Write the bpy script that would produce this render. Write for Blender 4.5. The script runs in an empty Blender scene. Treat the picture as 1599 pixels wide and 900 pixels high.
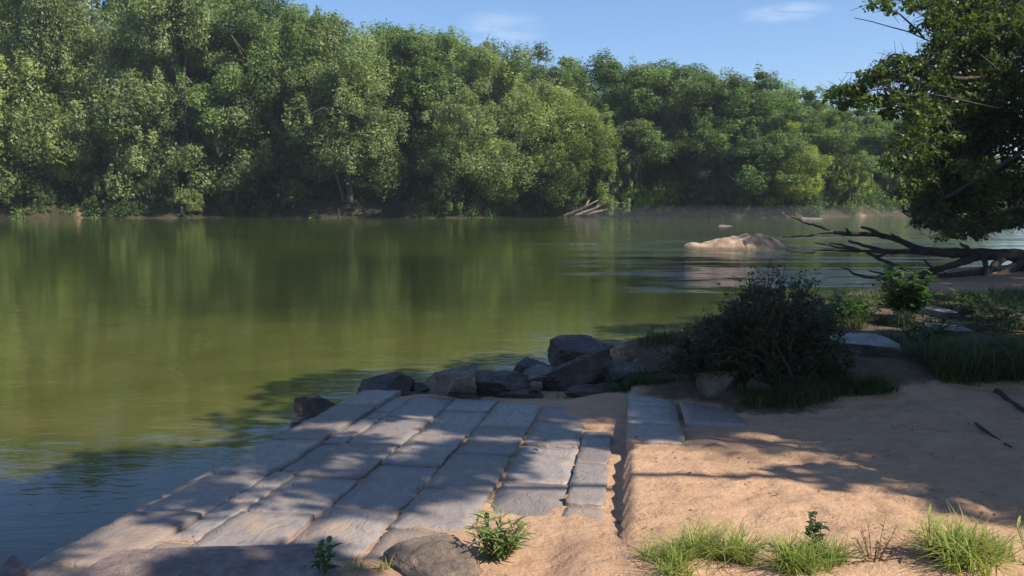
import bpy, math, random
import numpy as np
from mathutils import Vector, Matrix, noise as mn

# ---------------------------------------------------------------- basics
S = bpy.context.scene
COL = S.collection
random.seed(4)
RNG = np.random.default_rng(11)
F_PX, CAM_H = 1255.0, 2.1
PITCH = math.atan(150 / F_PX)
SUN_AZ, SUN_EL = 116.0, 45.0
RA, RS = math.radians(8.4), 0.073            # heading and fall of the stone ramp


def ray(px, py):
    u = -(py - 450) / F_PX
    return Vector(((px - 800) / F_PX, math.cos(PITCH) + u * math.sin(PITCH),
                   -math.sin(PITCH) + u * math.cos(PITCH)))


def at_y(px, py, Y):
    r = ray(px, py)
    t = Y / r.y
    return Vector((r.x * t, Y, CAM_H + r.z * t))


def at_z(px, py, z):
    r = ray(px, py)
    t = (z - CAM_H) / r.z
    return Vector((r.x * t, r.y * t, z))


def uv_of(x, y):
    return x * math.sin(RA) + y * math.cos(RA), x * math.cos(RA) - y * math.sin(RA)


def xy_of(u, v):
    return u * math.sin(RA) + v * math.cos(RA), u * math.cos(RA) - v * math.sin(RA)


def ramp_z(u):
    return 0.42 - RS * (u - 3.7)


def sstep(a, b, x):
    t = min(1.0, max(0.0, (x - a) / (b - a)))
    return t * t * (3 - 2 * t)


def tag(o, label=None, cat=None, group=None, kind=None):
    if label: o['label'] = label
    if cat: o['category'] = cat
    if group: o['group'] = group
    if kind: o['kind'] = kind
    return o


def link(name, me, parent=None, mat=None):
    o = bpy.data.objects.new(name, me)
    COL.objects.link(o)
    if mat is not None and me is not None and len(me.materials) == 0:
        me.materials.append(mat)
    if parent is not None:
        o.parent = parent
    return o


def empty(name, loc=(0, 0, 0)):
    o = bpy.data.objects.new(name, None)
    o.empty_display_size = 0.2
    o.location = loc
    COL.objects.link(o)
    return o


def mesh_np(name, verts, faces, smooth=False, attrs=None):
    """verts (n,3), faces (m,k) constant k."""
    verts = np.asarray(verts, dtype=np.float32)
    faces = np.asarray(faces, dtype=np.int32)
    me = bpy.data.meshes.new(name)
    n, m, k = len(verts), len(faces), faces.shape[1]
    me.vertices.add(n)
    me.vertices.foreach_set('co', verts.ravel())
    me.loops.add(m * k)
    me.loops.foreach_set('vertex_index', faces.ravel())
    me.polygons.add(m)
    me.polygons.foreach_set('loop_start', np.arange(0, m * k, k, dtype=np.int32))
    me.polygons.foreach_set('loop_total', np.full(m, k, dtype=np.int32))
    if smooth:
        me.polygons.foreach_set('use_smooth', np.ones(m, dtype=bool))
    for nm, (dom, data) in (attrs or {}).items():
        a = me.attributes.new(nm, 'FLOAT', dom)
        a.data.foreach_set('value', np.asarray(data, dtype=np.float32))
    me.update(calc_edges=True)
    me.validate()
    return me


# ---------------------------------------------------------------- materials
def new_mat(name):
    m = bpy.data.materials.new(name)
    m.use_nodes = True
    nt = m.node_tree
    b = nt.nodes['Principled BSDF']
    return m, nt, b


def N(nt, t, **kw):
    n = nt.nodes.new(t)
    for k, v in kw.items():
        if k in n.inputs:
            n.inputs[k].default_value = v
        else:
            setattr(n, k, v)
    return n


def noise(nt, vec, scale, detail=4, rough=0.55, dist=0.0):
    n = N(nt, 'ShaderNodeTexNoise')
    n.inputs['Scale'].default_value = scale
    n.inputs['Detail'].default_value = detail
    n.inputs['Roughness'].default_value = rough
    n.inputs['Distortion'].default_value = dist
    if vec is not None:
        nt.links.new(vec, n.inputs['Vector'])
    return n.outputs['Fac']


def ramp(nt, fac, stops, interp='LINEAR'):
    r = N(nt, 'ShaderNodeValToRGB')
    r.color_ramp.interpolation = interp
    el = r.color_ramp.elements
    while len(el) < len(stops):
        el.new(0.5)
    for e, (p, c) in zip(el, stops):
        e.position = p
        e.color = (c, c, c, 1) if isinstance(c, (int, float)) else (*c, 1)
    nt.links.new(fac, r.inputs['Fac'])
    return r.outputs['Color']


def mixc(nt, fac, a, b, mode='MIX'):
    m = N(nt, 'ShaderNodeMix', data_type='RGBA', blend_type=mode)
    for sock, v in ((m.inputs[0], fac), (m.inputs[6], a), (m.inputs[7], b)):
        if isinstance(v, (int, float)):
            sock.default_value = v
        elif isinstance(v, tuple):
            sock.default_value = (*v, 1)
        else:
            nt.links.new(v, sock)
    return m.outputs[2]


def math_n(nt, op, a, b=None, clamp=False):
    m = N(nt, 'ShaderNodeMath', operation=op, use_clamp=clamp)
    for i, v in enumerate((a, b)):
        if v is None: continue
        if isinstance(v, (int, float)):
            m.inputs[i].default_value = v
        else:
            nt.links.new(v, m.inputs[i])
    return m.outputs[0]


def bump(nt, h, strength, dist, nrm=None):
    b = N(nt, 'ShaderNodeBump')
    b.inputs['Strength'].default_value = strength
    b.inputs['Distance'].default_value = dist
    nt.links.new(h, b.inputs['Height'])
    if nrm is not None:
        nt.links.new(nrm, b.inputs['Normal'])
    return b.outputs['Normal']


def coords(nt, which='Object', scale=None):
    t = N(nt, 'ShaderNodeTexCoord').outputs[which]
    if scale:
        mp = N(nt, 'ShaderNodeMapping')
        mp.inputs['Scale'].default_value = scale
        nt.links.new(t, mp.inputs['Vector'])
        t = mp.outputs['Vector']
    return t


def leaf_mat(name, dark, light, trans=0.3, rough=0.5, spec=0.35, obj_tint=False):
    """leaf colour from the per-face 'tone' attribute, thin translucent leaf"""
    m, nt, b = new_mat(name)
    at = N(nt, 'ShaderNodeAttribute', attribute_name='tone')
    c = ramp(nt, at.outputs['Fac'], [(0.0, dark), (1.0, light)])
    if obj_tint:
        oi = N(nt, 'ShaderNodeObjectInfo')
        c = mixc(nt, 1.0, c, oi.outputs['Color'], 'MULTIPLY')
    nt.links.new(c, b.inputs['Base Color'])
    b.inputs['Roughness'].default_value = rough
    b.inputs['Specular IOR Level'].default_value = spec
    tr = N(nt, 'ShaderNodeBsdfTranslucent')
    tc = mixc(nt, 1.0, c, (1.15, 1.3, 0.5), 'MULTIPLY')
    nt.links.new(tc, tr.inputs['Color'])
    mx = N(nt, 'ShaderNodeMixShader')
    mx.inputs[0].default_value = trans
    nt.links.new(b.outputs[0], mx.inputs[1])
    nt.links.new(tr.outputs[0], mx.inputs[2])
    nt.links.new(mx.outputs[0], nt.nodes['Material Output'].inputs['Surface'])
    return m


def bark_mat(name, a, b_, scale=6):
    m, nt, b = new_mat(name)
    v = coords(nt, 'Object', (1, 1, 0.25))
    f = noise(nt, v, scale, 6, 0.65, 0.4)
    nt.links.new(ramp(nt, f, [(0.3, a), (0.7, b_)]), b.inputs['Base Color'])
    b.inputs['Roughness'].default_value = 0.9
    nt.links.new(bump(nt, f, 0.7, 0.03), b.inputs['Normal'])
    return m


def rock_mat(name, a, b_, c_, rough=0.7, scale=5.0, stretch=(1, 1, 1)):
    m, nt, b = new_mat(name)
    v = coords(nt, 'Object', stretch)
    f = noise(nt, v, scale, 8, 0.62, 0.3)
    g = noise(nt, v, scale * 6, 6, 0.7)
    col = ramp(nt, f, [(0.3, a), (0.52, b_), (0.72, c_)])
    col = mixc(nt, ramp(nt, g, [(0.45, 0.0), (0.7, 0.55)]), col, tuple(x * 0.45 for x in a))
    nt.links.new(col, b.inputs['Base Color'])
    nt.links.new(ramp(nt, g, [(0.3, rough - 0.2), (0.7, rough + 0.15)]), b.inputs['Roughness'])
    n1 = bump(nt, f, 0.8, 0.07)
    nt.links.new(bump(nt, g, 0.8, 0.02, n1), b.inputs['Normal'])
    return m


M = {}
M['far_leaf'] = leaf_mat('far_leaf', (0.045, 0.076, 0.020), (0.350, 0.410, 0.165), 0.40, 0.6, 0.25, True)
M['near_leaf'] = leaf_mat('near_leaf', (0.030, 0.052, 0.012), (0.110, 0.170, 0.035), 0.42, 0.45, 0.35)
M['bush_leaf'] = leaf_mat('bush_leaf', (0.018, 0.030, 0.012), (0.050, 0.075, 0.025), 0.25, 0.5, 0.35)
M['shrub_leaf'] = leaf_mat('shrub_leaf', (0.040, 0.085, 0.015), (0.080, 0.160, 0.030), 0.35, 0.45, 0.35)
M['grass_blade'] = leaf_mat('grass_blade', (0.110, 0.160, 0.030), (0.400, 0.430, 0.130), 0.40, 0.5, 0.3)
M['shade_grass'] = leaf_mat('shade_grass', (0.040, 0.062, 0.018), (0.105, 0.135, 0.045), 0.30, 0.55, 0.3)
M['weed_leaf'] = leaf_mat('weed_leaf', (0.080, 0.130, 0.028), (0.250, 0.310, 0.095), 0.32, 0.4, 0.45)
M['dry_leaf'] = leaf_mat('dry_leaf', (0.16, 0.09, 0.04), (0.30, 0.20, 0.10), 0.2, 0.7, 0.2)
M['litter'] = leaf_mat('litter', (0.035, 0.024, 0.016), (0.16, 0.10, 0.055), 0.1, 0.8, 0.2)
M['far_bark'] = bark_mat('far_bark', (0.05, 0.042, 0.032), (0.16, 0.14, 0.11), 4)
M['dark_bark'] = bark_mat('dark_bark', (0.022, 0.018, 0.015), (0.075, 0.062, 0.05), 9)
M['drift_wood'] = bark_mat('drift_wood', (0.16, 0.12, 0.085), (0.36, 0.29, 0.21), 7)
M['stem'] = bark_mat('stem', (0.05, 0.05, 0.025), (0.12, 0.10, 0.05), 20)
M['dark_rock'] = rock_mat('dark_rock', (0.022, 0.014, 0.009), (0.058, 0.038, 0.025), (0.140, 0.100, 0.068), 0.55, 4)
M['brown_rock'] = rock_mat('brown_rock', (0.085, 0.062, 0.048), (0.185, 0.135, 0.10), (0.30, 0.22, 0.165), 0.7, 5)
M['purple_rock'] = rock_mat('purple_rock', (0.13, 0.095, 0.085), (0.23, 0.165, 0.145), (0.33, 0.245, 0.21), 0.65, 3.5)
M['grey_rock'] = rock_mat('grey_rock', (0.09, 0.082, 0.08), (0.19, 0.175, 0.17), (0.30, 0.28, 0.27), 0.45, 5)


def river_rock_mat():
    m, nt, b = new_mat('river_granite')
    v = coords(nt, 'Object')
    f = noise(nt, v, 1.6, 8, 0.6, 0.4)
    g = noise(nt, v, 9, 6, 0.7)
    warm = ramp(nt, f, [(0.3, (0.24, 0.155, 0.10)), (0.52, (0.40, 0.27, 0.175)), (0.72, (0.52, 0.39, 0.28))])
    wet = ramp(nt, g, [(0.35, (0.030, 0.024, 0.020)), (0.7, (0.10, 0.07, 0.055))])
    sx = N(nt, 'ShaderNodeSeparateXYZ')
    nt.links.new(v, sx.inputs[0])
    k = math_n(nt, 'ADD', math_n(nt, 'MULTIPLY', sx.outputs[0], 0.42), math_n(nt, 'MULTIPLY', f, 1.6))
    k2 = ramp(nt, math_n(nt, 'SUBTRACT', k, 0.52, False), [(0.34, 0.0), (0.42, 1.0)])
    low = ramp(nt, math_n(nt, 'ADD', sx.outputs[2], math_n(nt, 'MULTIPLY', g, 0.10)), [(0.07, 1.0), (0.15, 0.0)])
    kk = math_n(nt, 'MAXIMUM', k2, math_n(nt, 'MULTIPLY', low, 0.7))
    nt.links.new(mixc(nt, kk, warm, wet), b.inputs['Base Color'])
    b.inputs['Roughness'].default_value = 0.7
    nt.links.new(bump(nt, g, 0.7, 0.05, bump(nt, f, 0.6, 0.2)), b.inputs['Normal'])
    return m


M['river_rock'] = river_rock_mat()


def ground_mat():
    m, nt, b = new_mat('sand_and_soil')
    v = coords(nt, 'Object')
    big = noise(nt, v, 1.1, 5, 0.6, 0.5)
    mid = noise(nt, v, 9, 6, 0.65, 0.3)
    fine = noise(nt, v, 110, 4, 0.7)
    grain = noise(nt, v, 420, 2, 0.8)
    sand = ramp(nt, big, [(0.3, (0.42, 0.255, 0.160)), (0.7, (0.54, 0.345, 0.220))])
    sand = mixc(nt, ramp(nt, mid, [(0.45, 0.0), (0.75, 0.55)]), sand, (0.33, 0.205, 0.125))
    sand = mixc(nt, ramp(nt, grain, [(0.62, 0.0), (0.72, 0.6)]), sand, (0.16, 0.105, 0.07))
    dk = noise(nt, v, 38, 3, 0.6)
    sand = mixc(nt, ramp(nt, dk, [(0.635, 0.0), (0.70, 0.75)]), sand, (0.13, 0.085, 0.055))
    soil = ramp(nt, mid, [(0.3, (0.075, 0.052, 0.036)), (0.7, (0.17, 0.115, 0.075))])
    far = ramp(nt, noise(nt, v, 0.35, 6, 0.65), [(0.48, (0.042, 0.038, 0.020)), (0.60, (0.11, 0.075, 0.045)), (0.70, (0.33, 0.22, 0.135))])
    a1 = N(nt, 'ShaderNodeAttribute', attribute_name='soil').outputs['Fac']
    a2 = N(nt, 'ShaderNodeAttribute', attribute_name='farbank').outputs['Fac']
    k = ramp(nt, math_n(nt, 'ADD', a1, math_n(nt, 'MULTIPLY', math_n(nt, 'SUBTRACT', mid, 0.5), 0.9)), [(0.35, 0.0), (0.65, 1.0)])
    c = mixc(nt, k, sand, soil)
    c = mixc(nt, a2, c, far)
    nt.links.new(c, b.inputs['Base Color'])
    b.inputs['Roughness'].default_value = 0.95
    b.inputs['Specular IOR Level'].default_value = 0.15
    n1 = bump(nt, mid, 0.8, 0.05)
    n2 = bump(nt, fine, 0.6, 0.006, n1)
    nt.links.new(bump(nt, grain, 0.4, 0.0025, n2), b.inputs['Normal'])
    return m


M['ground'] = ground_mat()


def slate_mat():
    m, nt, b = new_mat('slate_flagstone')
    v = coords(nt, 'Object')
    vs = coords(nt, 'Object', (1.0, 0.35, 1.0))
    tone = N(nt, 'ShaderNodeAttribute', attribute_name='tone').outputs['Fac']
    f = noise(nt, v, 3.2, 7, 0.62, 0.6)
    streak = noise(nt, vs, 16, 6, 0.65, 1.2)
    g = noise(nt, v, 60, 5, 0.7)
    base = ramp(nt, tone, [(0.0, (0.200, 0.162, 0.142)), (1.0, (0.325, 0.275, 0.245))])
    base = mixc(nt, ramp(nt, streak, [(0.4, 0.0), (0.7, 0.6)]), base, (0.160, 0.130, 0.120))
    sandk = N(nt, 'ShaderNodeAttribute', attribute_name='dust').outputs['Fac']
    k = math_n(nt, 'ADD', sandk, math_n(nt, 'MULTIPLY', math_n(nt, 'SUBTRACT', f, 0.5), 2.2))
    k = ramp(nt, k, [(0.15, 0.0), (0.95, 0.85)])
    col = mixc(nt, k, base, (0.42, 0.27, 0.165))
    col = mixc(nt, ramp(nt, g, [(0.6, 0.0), (0.75, 0.4)]), col, (0.09, 0.075, 0.07))
    nt.links.new(col, b.inputs['Base Color'])
    r = mixc(nt, k, ramp(nt, streak, [(0.3, 0.34), (0.7, 0.52)]), (0.85, 0.85, 0.85))
    nt.links.new(r, b.inputs['Roughness'])
    b.inputs['Specular IOR Level'].default_value = 0.55
    fl = noise(nt, coords(nt, 'Object', (1.0, 0.7, 1.0)), 2.6, 4, 0.6, 0.8)
    steps = ramp(nt, fl, [(0.0, 0.0), (0.40, 0.0), (0.405, 0.4), (0.50, 0.4), (0.506, 0.7), (0.58, 0.7), (0.585, 1.0)])
    n0 = bump(nt, steps, 0.7, 0.012)
    n1 = bump(nt, streak, 0.5, 0.015, n0)
    n2 = bump(nt, f, 0.35, 0.03, n1)
    nt.links.new(bump(nt, g, 0.35, 0.004, n2), b.inputs['Normal'])
    return m


M['slate'] = slate_mat()


def water_mat():
    m, nt, b = new_mat('green_river_water')
    v = coords(nt, 'Object')
    sx = N(nt, 'ShaderNodeSeparateXYZ')
    nt.links.new(v, sx.inputs[0])
    big = noise(nt, coords(nt, 'Object', (0.5, 1.0, 1)), 0.12, 4, 0.55, 0.4)
    near = ramp(nt, math_n(nt, 'MULTIPLY', sx.outputs[1], 0.02), [(0.12, 1.0), (0.42, 0.0)])
    deep = ramp(nt, big, [(0.35, (0.032, 0.050, 0.011)), (0.65, (0.052, 0.068, 0.014))])
    shal = ramp(nt, noise(nt, v, 0.9, 5, 0.6), [(0.35, (0.068, 0.072, 0.016)), (0.65, (0.098, 0.090, 0.026))])
    # dark reflection band across mid river, painted into the water's base colour
    refl_y = ramp(nt, math_n(nt, 'ADD', math_n(nt, 'MULTIPLY', sx.outputs[1], 0.02), math_n(nt, 'MULTIPLY', math_n(nt, 'SUBTRACT', big, 0.5), 0.25)), [(0.25, 0.0), (0.31, 1.0), (0.50, 1.0), (0.58, 0.0)])
    refl_x = ramp(nt, math_n(nt, 'ADD', math_n(nt, 'MULTIPLY', sx.outputs[0], 0.02), 0.5), [(0.30, 0.0), (0.42, 1.0)])
    near_shade = ramp(nt, math_n(nt, 'MULTIPLY', sx.outputs[1], 0.1), [(0.52, 1.0), (0.72, 0.0)])  # shade on the near water, painted in as a darker base colour
    wc = mixc(nt, math_n(nt, 'MULTIPLY', near_shade, 0.75), mixc(nt, near, deep, shal), (0.018, 0.022, 0.010))
    wc = mixc(nt, math_n(nt, 'MULTIPLY', math_n(nt, 'MULTIPLY', refl_x, refl_y), 0.8), wc, (0.014, 0.020, 0.006))
    nt.links.new(wc, b.inputs['Base Color'])
    b.inputs['Roughness'].default_value = 0.04
    b.inputs['IOR'].default_value = 1.52
    w1 = noise(nt, coords(nt, 'Object', (0.55, 1.0, 1)), 1.3, 2, 0.5, 0.6)
    w2 = noise(nt, coords(nt, 'Object', (0.45, 1.2, 1)), 5.5, 3, 0.55, 0.5)
    w3 = noise(nt, coords(nt, 'Object', (0.4, 1.3, 1)), 19, 2, 0.5, 0.3)
    # riffle: a strip of broken water round and right of the river rock
    rx = ramp(nt, math_n(nt, 'MULTIPLY', sx.outputs[0], 0.02), [(0.0, 0.0), (0.14, 1.0)])
    ry0 = ramp(nt, math_n(nt, 'MULTIPLY', sx.outputs[1], 0.01), [(0.15, 0.0), (0.20, 1.0), (0.34, 1.0), (0.42, 0.25)])
    patch = ramp(nt, noise(nt, coords(nt, 'Object', (0.11, 0.75, 1)), 1.0, 5, 0.65, 0.6), [(0.49, 0.0), (0.58, 1.0)])
    rif = math_n(nt, 'MULTIPLY', math_n(nt, 'MULTIPLY', rx, ry0), patch)
    n1 = bump(nt, w1, 0.5, 0.014)
    n2 = bump(nt, w2, 0.6, 0.0044, n1)
    n3 = bump(nt, w3, 0.6, 0.0013, n2)
    w4 = noise(nt, coords(nt, 'Object', (0.45, 1.2, 1)), 5.0, 4, 0.6, 1.0)
    bn = N(nt, 'ShaderNodeBump')
    bn.inputs['Distance'].default_value = 0.085
    nt.links.new(rif, bn.inputs['Strength'])
    nt.links.new(w4, bn.inputs['Height'])
    nt.links.new(n3, bn.inputs['Normal'])
    nt.links.new(bn.outputs['Normal'], b.inputs['Normal'])
    return m


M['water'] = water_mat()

# ---------------------------------------------------------------- ground
SHORE = [(-40, -30), (-8.0, -6.0), (-2.3, 0.5), (-1.98, 3.2), (-1.47, 6.7), (-1.36, 7.6), (-0.3, 8.1), (0.9, 8.6), (1.8, 9.5),
         (3.2, 10.9), (5.4, 13.8), (7.4, 16.6), (9.4, 19.2), (14, 20.6), (22, 24.5), (40, 30), (90, 40), (90, -60), (-40, -60)]
SH = np.array(SHORE, dtype=np.float64)


def shore_sdf(X, Y):
    """signed distance, + on the near bank (numpy)"""
    X = np.asarray(X, float); Y = np.asarray(Y, float)
    d = np.full(X.shape, 1e9)
    inside = np.zeros(X.shape, bool)
    n = len(SH)
    for i in range(n):
        ax, ay = SH[i]; bx, by = SH[(i + 1) % n]
        ex, ey = bx - ax, by - ay
        t = np.clip(((X - ax) * ex + (Y - ay) * ey) / (ex * ex + ey * ey), 0, 1)
        d = np.minimum(d, np.hypot(X - ax - t * ex, Y - ay - t * ey))
        cond = ((ay > Y) != (by > Y)) & (X < ex * (Y - ay) / (ey if abs(ey) > 1e-9 else 1e-9) + ax)
        inside ^= cond
    return np.where(inside, d, -d)


def far_edge(X):
    """y of the far water line"""
    X = np.asarray(X, float)
    e = 66 + 0.035 * np.clip(X + 45, 0, 200) + 2.0 * np.sin(X * 0.21) * 0.5 + 0.9 * np.sin(X * 0.53 + 1)
    e = e + np.where(X > 26, (X - 26) * 0.55, 0)
    return e + np.where(X > 52, (X - 52) * 2.5, 0)


def vnoise(X, Y, s, seed=0.0):
    out = np.empty(X.size)
    xf, yf = X.ravel() * s, Y.ravel() * s
    nz = mn.noise
    for i in range(X.size):
        out[i] = nz((xf[i], yf[i], seed))
    return out.reshape(X.shape)


def ss(a, b, x):
    t = np.clip((x - a) / (b - a), 0, 1)
    return t * t * (3 - 2 * t)


LIP = [(0.6, 7.2), (1.25, 6.95), (1.6, 6.75), (1.95, 6.35), (2.6, 6.45), (3.6, 6.9), (6.5, 7.6), (12, 9)]     # edge of the grassy bank


def lip_y(X):
    return np.interp(X, [p[0] for p in LIP], [p[1] for p in LIP])


def ground_np(X, Y, fine=True):
    X = np.asarray(X, float); Y = np.asarray(Y, float)
    sd = shore_sdf(X, Y)
    u = X * math.sin(RA) + Y * math.cos(RA)
    v = X * math.cos(RA) - Y * math.sin(RA)
    rz = 0.42 - RS * (np.clip(u, -2, 9) - 3.7)
    # sand to the right of the ramp
    zR = np.where(Y < 5, rz + 0.095, 0)
    zr2 = 0.42 - 0.019 * (Y - 5)
    kr = ss(0.7, 2.6, v) * ss(4.5, 5.5, Y)
    kr = np.maximum(kr, ss(7.7, 8.6, u))
    zR = np.minimum(rz + 0.095, 0.62) * (1 - kr) + zr2 * kr
    zR = zR + 0.16 * ss(-0.3, 0.55, Y - lip_y(X)) * (1 - ss(3, 8, Y - lip_y(X))) * ss(0.5, 1.5, X)
    zR = zR - 0.035 * ss(0.62, 0.35, v) * ss(5.2, 5.8, u) - 0.02 * ss(1.1, 0.7, v) * ss(5.9, 6.4, u)
    zR = zR + 0.05 * np.clip(X - 7.5, 0, 40) * ss(6, 14, X)
    zR = zR + 0.05 * np.clip(-(Y - 3.0), 0, 30)
    z = zR
    if fine:
        nz = 0.024 * vnoise(X, Y, 1.7, 3.1) + 0.016 * vnoise(X, Y, 4.6, 7.7) + 0.008 * vnoise(X, Y, 10, 1.7)
        z = z + nz * ss(0.1, 0.5, v + 0.35 * (u < 3.9))
        fr = np.random.default_rng(9)
        for _ in range(230):
            fx, fy, fa = fr.uniform(0.3, 5.0), fr.uniform(3.3, 7.2), fr.uniform(0, 3.14)
            L, W = fr.uniform(0.07, 0.14), fr.uniform(0.04, 0.06)
            m_ = (np.abs(X - fx) < 0.3) & (np.abs(Y - fy) < 0.3)
            if not m_.any(): continue
            dx, dy = X[m_] - fx, Y[m_] - fy
            a_ = (dx * math.cos(fa) + dy * math.sin(fa)) / L; b_ = (-dx * math.sin(fa) + dy * math.cos(fa)) / W
            q_ = np.sqrt(a_ * a_ + b_ * b_)
            z[m_] += (-0.015 * np.exp(-q_ ** 4) + 0.006 * np.exp(-((q_ - 1.35) / 0.3) ** 2)) * fr.uniform(0.5, 1.1) * ss(0.2, 0.5, v[m_])
        cov = ss(4.15, 3.1, u + 0.25 * vnoise(X, Y, 1.7, 5.0) - 0.25 * ss(-1.6, -0.3, v) + 2.2 * ss(-0.9, -2.0, v))
        ctop = -0.013 + 0.037 * cov + 0.007 * vnoise(X, Y, 4.0, 2.2) + 0.004 * vnoise(X, Y, 11, 9.2)
        # drain strip beside the kerb rises into the sand towards the camera
        strip = ss(-0.36, -0.16, v) * ss(4.3, 3.3, u) * 0.05
        endr = ss(6.3, 7.3, u) * ss(-0.75, -0.1, v) * 0.10
        zramp = rz + ctop + strip + endr - 0.30 * np.clip(-2.42 - v, 0, 1) - 0.03 * ss(-2.40, -2.50, v)
    else:
        zramp = rz - 0.06
    # kerb step at v = 0
    mix = np.where(u > 5.25, ss(0.008, 0.045, v), ss(-0.014, 0.018, v)) if fine else (v > 0) * 1.0
    low = sstep_np_end(u)
    z = np.where(low > 0, zramp * (1 - mix) + z * mix, z) * 1.0
    bed = -0.9 - 0.02 * np.clip(-sd, 0, 30)
    z = bed + (z - bed) * ss(-0.75 + 0.35 * ss(1.2, 0.2, X), 0.10, sd)
    # far bank
    fb = Y - far_edge(X)
    zf = np.where(fb > -3, 1.55 * ss(-0.6, 2.6, fb) + 0.035 * np.clip(fb - 2, 0, 60) + 0.20 * np.clip(fb - 26, 0, 50), 0)
    if True:
        big = fb > -3
        z = np.where(big, np.maximum(z, -0.8 + ss(-3, -0.4, fb) * 0.75 + zf * 1.0), z)
    return z, sd, u, v, fb


def sstep_np_end(u):
    return (u < 8.4) * 1.0


def gz(x, y):
    return float(ground_np(np.array([x]), np.array([y]), True)[0][0])


def axis(lo, hi, step, out_lo, out_hi, grow=1.16):
    a = list(np.arange(lo, hi + 1e-6, step))
    s = step
    while a[-1] < out_hi:
        s *= grow; a.append(a[-1] + s)
    s = step
    while a[0] > out_lo:
        s *= grow; a.insert(0, a[0] - s)
    return np.array(a)


def build_ground():
    xs = axis(-2.9, 4.4, 0.036, -700, 700, 1.09)
    ys = list(axis(2.7, 8.6, 0.036, -40, 60, 1.07))
    ys = [y for y in ys if y < 60] + list(np.arange(60, 84, 0.7))
    s = 0.8
    while ys[-1] < 900:
        s *= 1.15; ys.append(ys[-1] + s)
    ys = np.array(ys)
    X, Y = np.meshgrid(xs, ys)
    z, sd, u, v, fb = ground_np(X, Y)
    # rough eroded face of the far bank
    m = fb > -2
    z = np.where(m, z + ss(-0.8, 0.8, fb) * (0.35 * vnoise(X, Y, 0.45, 4.0) + 0.22 * vnoise(X, Y, 1.3, 8.0)) * (1 - 0.6 * ss(8, 30, fb)), z)
    n = vnoise(X, Y, 1.2, 6.0)
    soil = ss(-0.25, 0.35, Y - lip_y(X) + 0.35 * n) * ss(0.8, 1.6, X)
    soil = soil * (1 - ss(12.5, 15, Y))
    far = ss(25, 40, Y)
    ny, nx = X.shape
    idx = np.arange(ny * nx).reshape(ny, nx)
    faces = np.stack([idx[:-1, :-1], idx[:-1, 1:], idx[1:, 1:], idx[1:, :-1]], -1).reshape(-1, 4)
    me = mesh_np('ground', np.stack([X, Y, z], -1).reshape(-1, 3), faces, True,
                 {'soil': ('POINT', soil.ravel()), 'farbank': ('POINT', far.ravel())})
    o = link('ground', me, None, M['ground'])
    tag(o, 'sandy near bank and river bed running to the earthen far bank', None, None, 'structure')
    # water sheet
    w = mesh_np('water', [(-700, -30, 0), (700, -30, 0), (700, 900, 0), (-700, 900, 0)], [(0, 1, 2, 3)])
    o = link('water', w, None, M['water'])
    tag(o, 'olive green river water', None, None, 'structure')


build_ground()


# ---------------------------------------------------------------- stone ramp
def slab(verts, faces, tones, dusts, u0, u1, v0, v1, top, thick, tone, dust, rough=0.008, tilt=0.0, seed=0, side=None):
    """one flagstone: an irregular outlined, slightly chipped top with sides"""
    rs = random.Random(seed)
    K = 10
    loop = []
    per = []
    for i in range(K): per.append((u0 + (u1 - u0) * i / K, v0))
    for i in range(K): per.append((u1, v0 + (v1 - v0) * i / K))
    for i in range(K): per.append((u1 - (u1 - u0) * i / K, v1))
    for i in range(K): per.append((u0, v1 - (v1 - v0) * i / K))
    cu, cv = (u0 + u1) / 2, (v0 + v1) / 2
    base = len(verts)
    n = len(per)
    off = []
    for i, (uu, vv) in enumerate(per):
        a_ = rough * 1.6 * mn.noise((uu * 9, vv * 9, seed)) + rs.uniform(-rough, rough) * 0.35
        b_ = rough * 1.6 * mn.noise((uu * 9, vv * 9, seed + 40)) + rs.uniform(-rough, rough) * 0.35
        if i % K == 0 and rs.random() < 0.35:
            c_ = rs.uniform(0.01, 0.035); a_ += c_ * (1 if uu < (u0 + u1) / 2 else -1); b_ += c_ * 0.6 * (1 if vv < (v0 + v1) / 2 else -1)
        off.append((a_, b_))
    rings = []
    sh_ = min(0.10, 0.30 * min(u1 - u0, v1 - v0))
    for ring, (shrink, dz) in enumerate(((0.0, -thick), (0.0, -0.010), (0.006, 0.0), (sh_, 0.0015))):
        r = []
        for (uu, vv), (a, b) in zip(per, off):
            du, dv = cu - uu, cv - vv
            L = math.hypot(du, dv)
            uu2 = uu + a + du / L * shrink
            vv2 = vv + b + dv / L * shrink
            x, y = xy_of(uu2, vv2)
            zz = ramp_z(uu2) + top + tilt * (vv2 - v1) + dz
            if ring >= 2:
                zz += 0.004 * mn.noise((x * 3, y * 3, seed * 1.7)) + 0.003 * mn.noise((x * 11, y * 11, seed))
            r.append(len(verts)); verts.append((x, y, zz))
        rings.append(r)
    for r0, r1 in zip(rings, rings[1:]):
        for i in range(n):
            faces.append((r0[i], r0[(i + 1) % n], r1[(i + 1) % n], r1[i]))
            tones.append(tone); dusts.append(dust)
    x, y = xy_of(cu, cv)
    c = len(verts)
    verts.append((x, y, ramp_z(cu) + top + tilt * (cv - v1) + 0.002))
    r = rings[-1]
    for i in range(0, n, 2):
        faces.append((r[i], r[i + 1], r[(i + 2) % n], c))
        tones.append(tone); dusts.append(dust)


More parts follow.
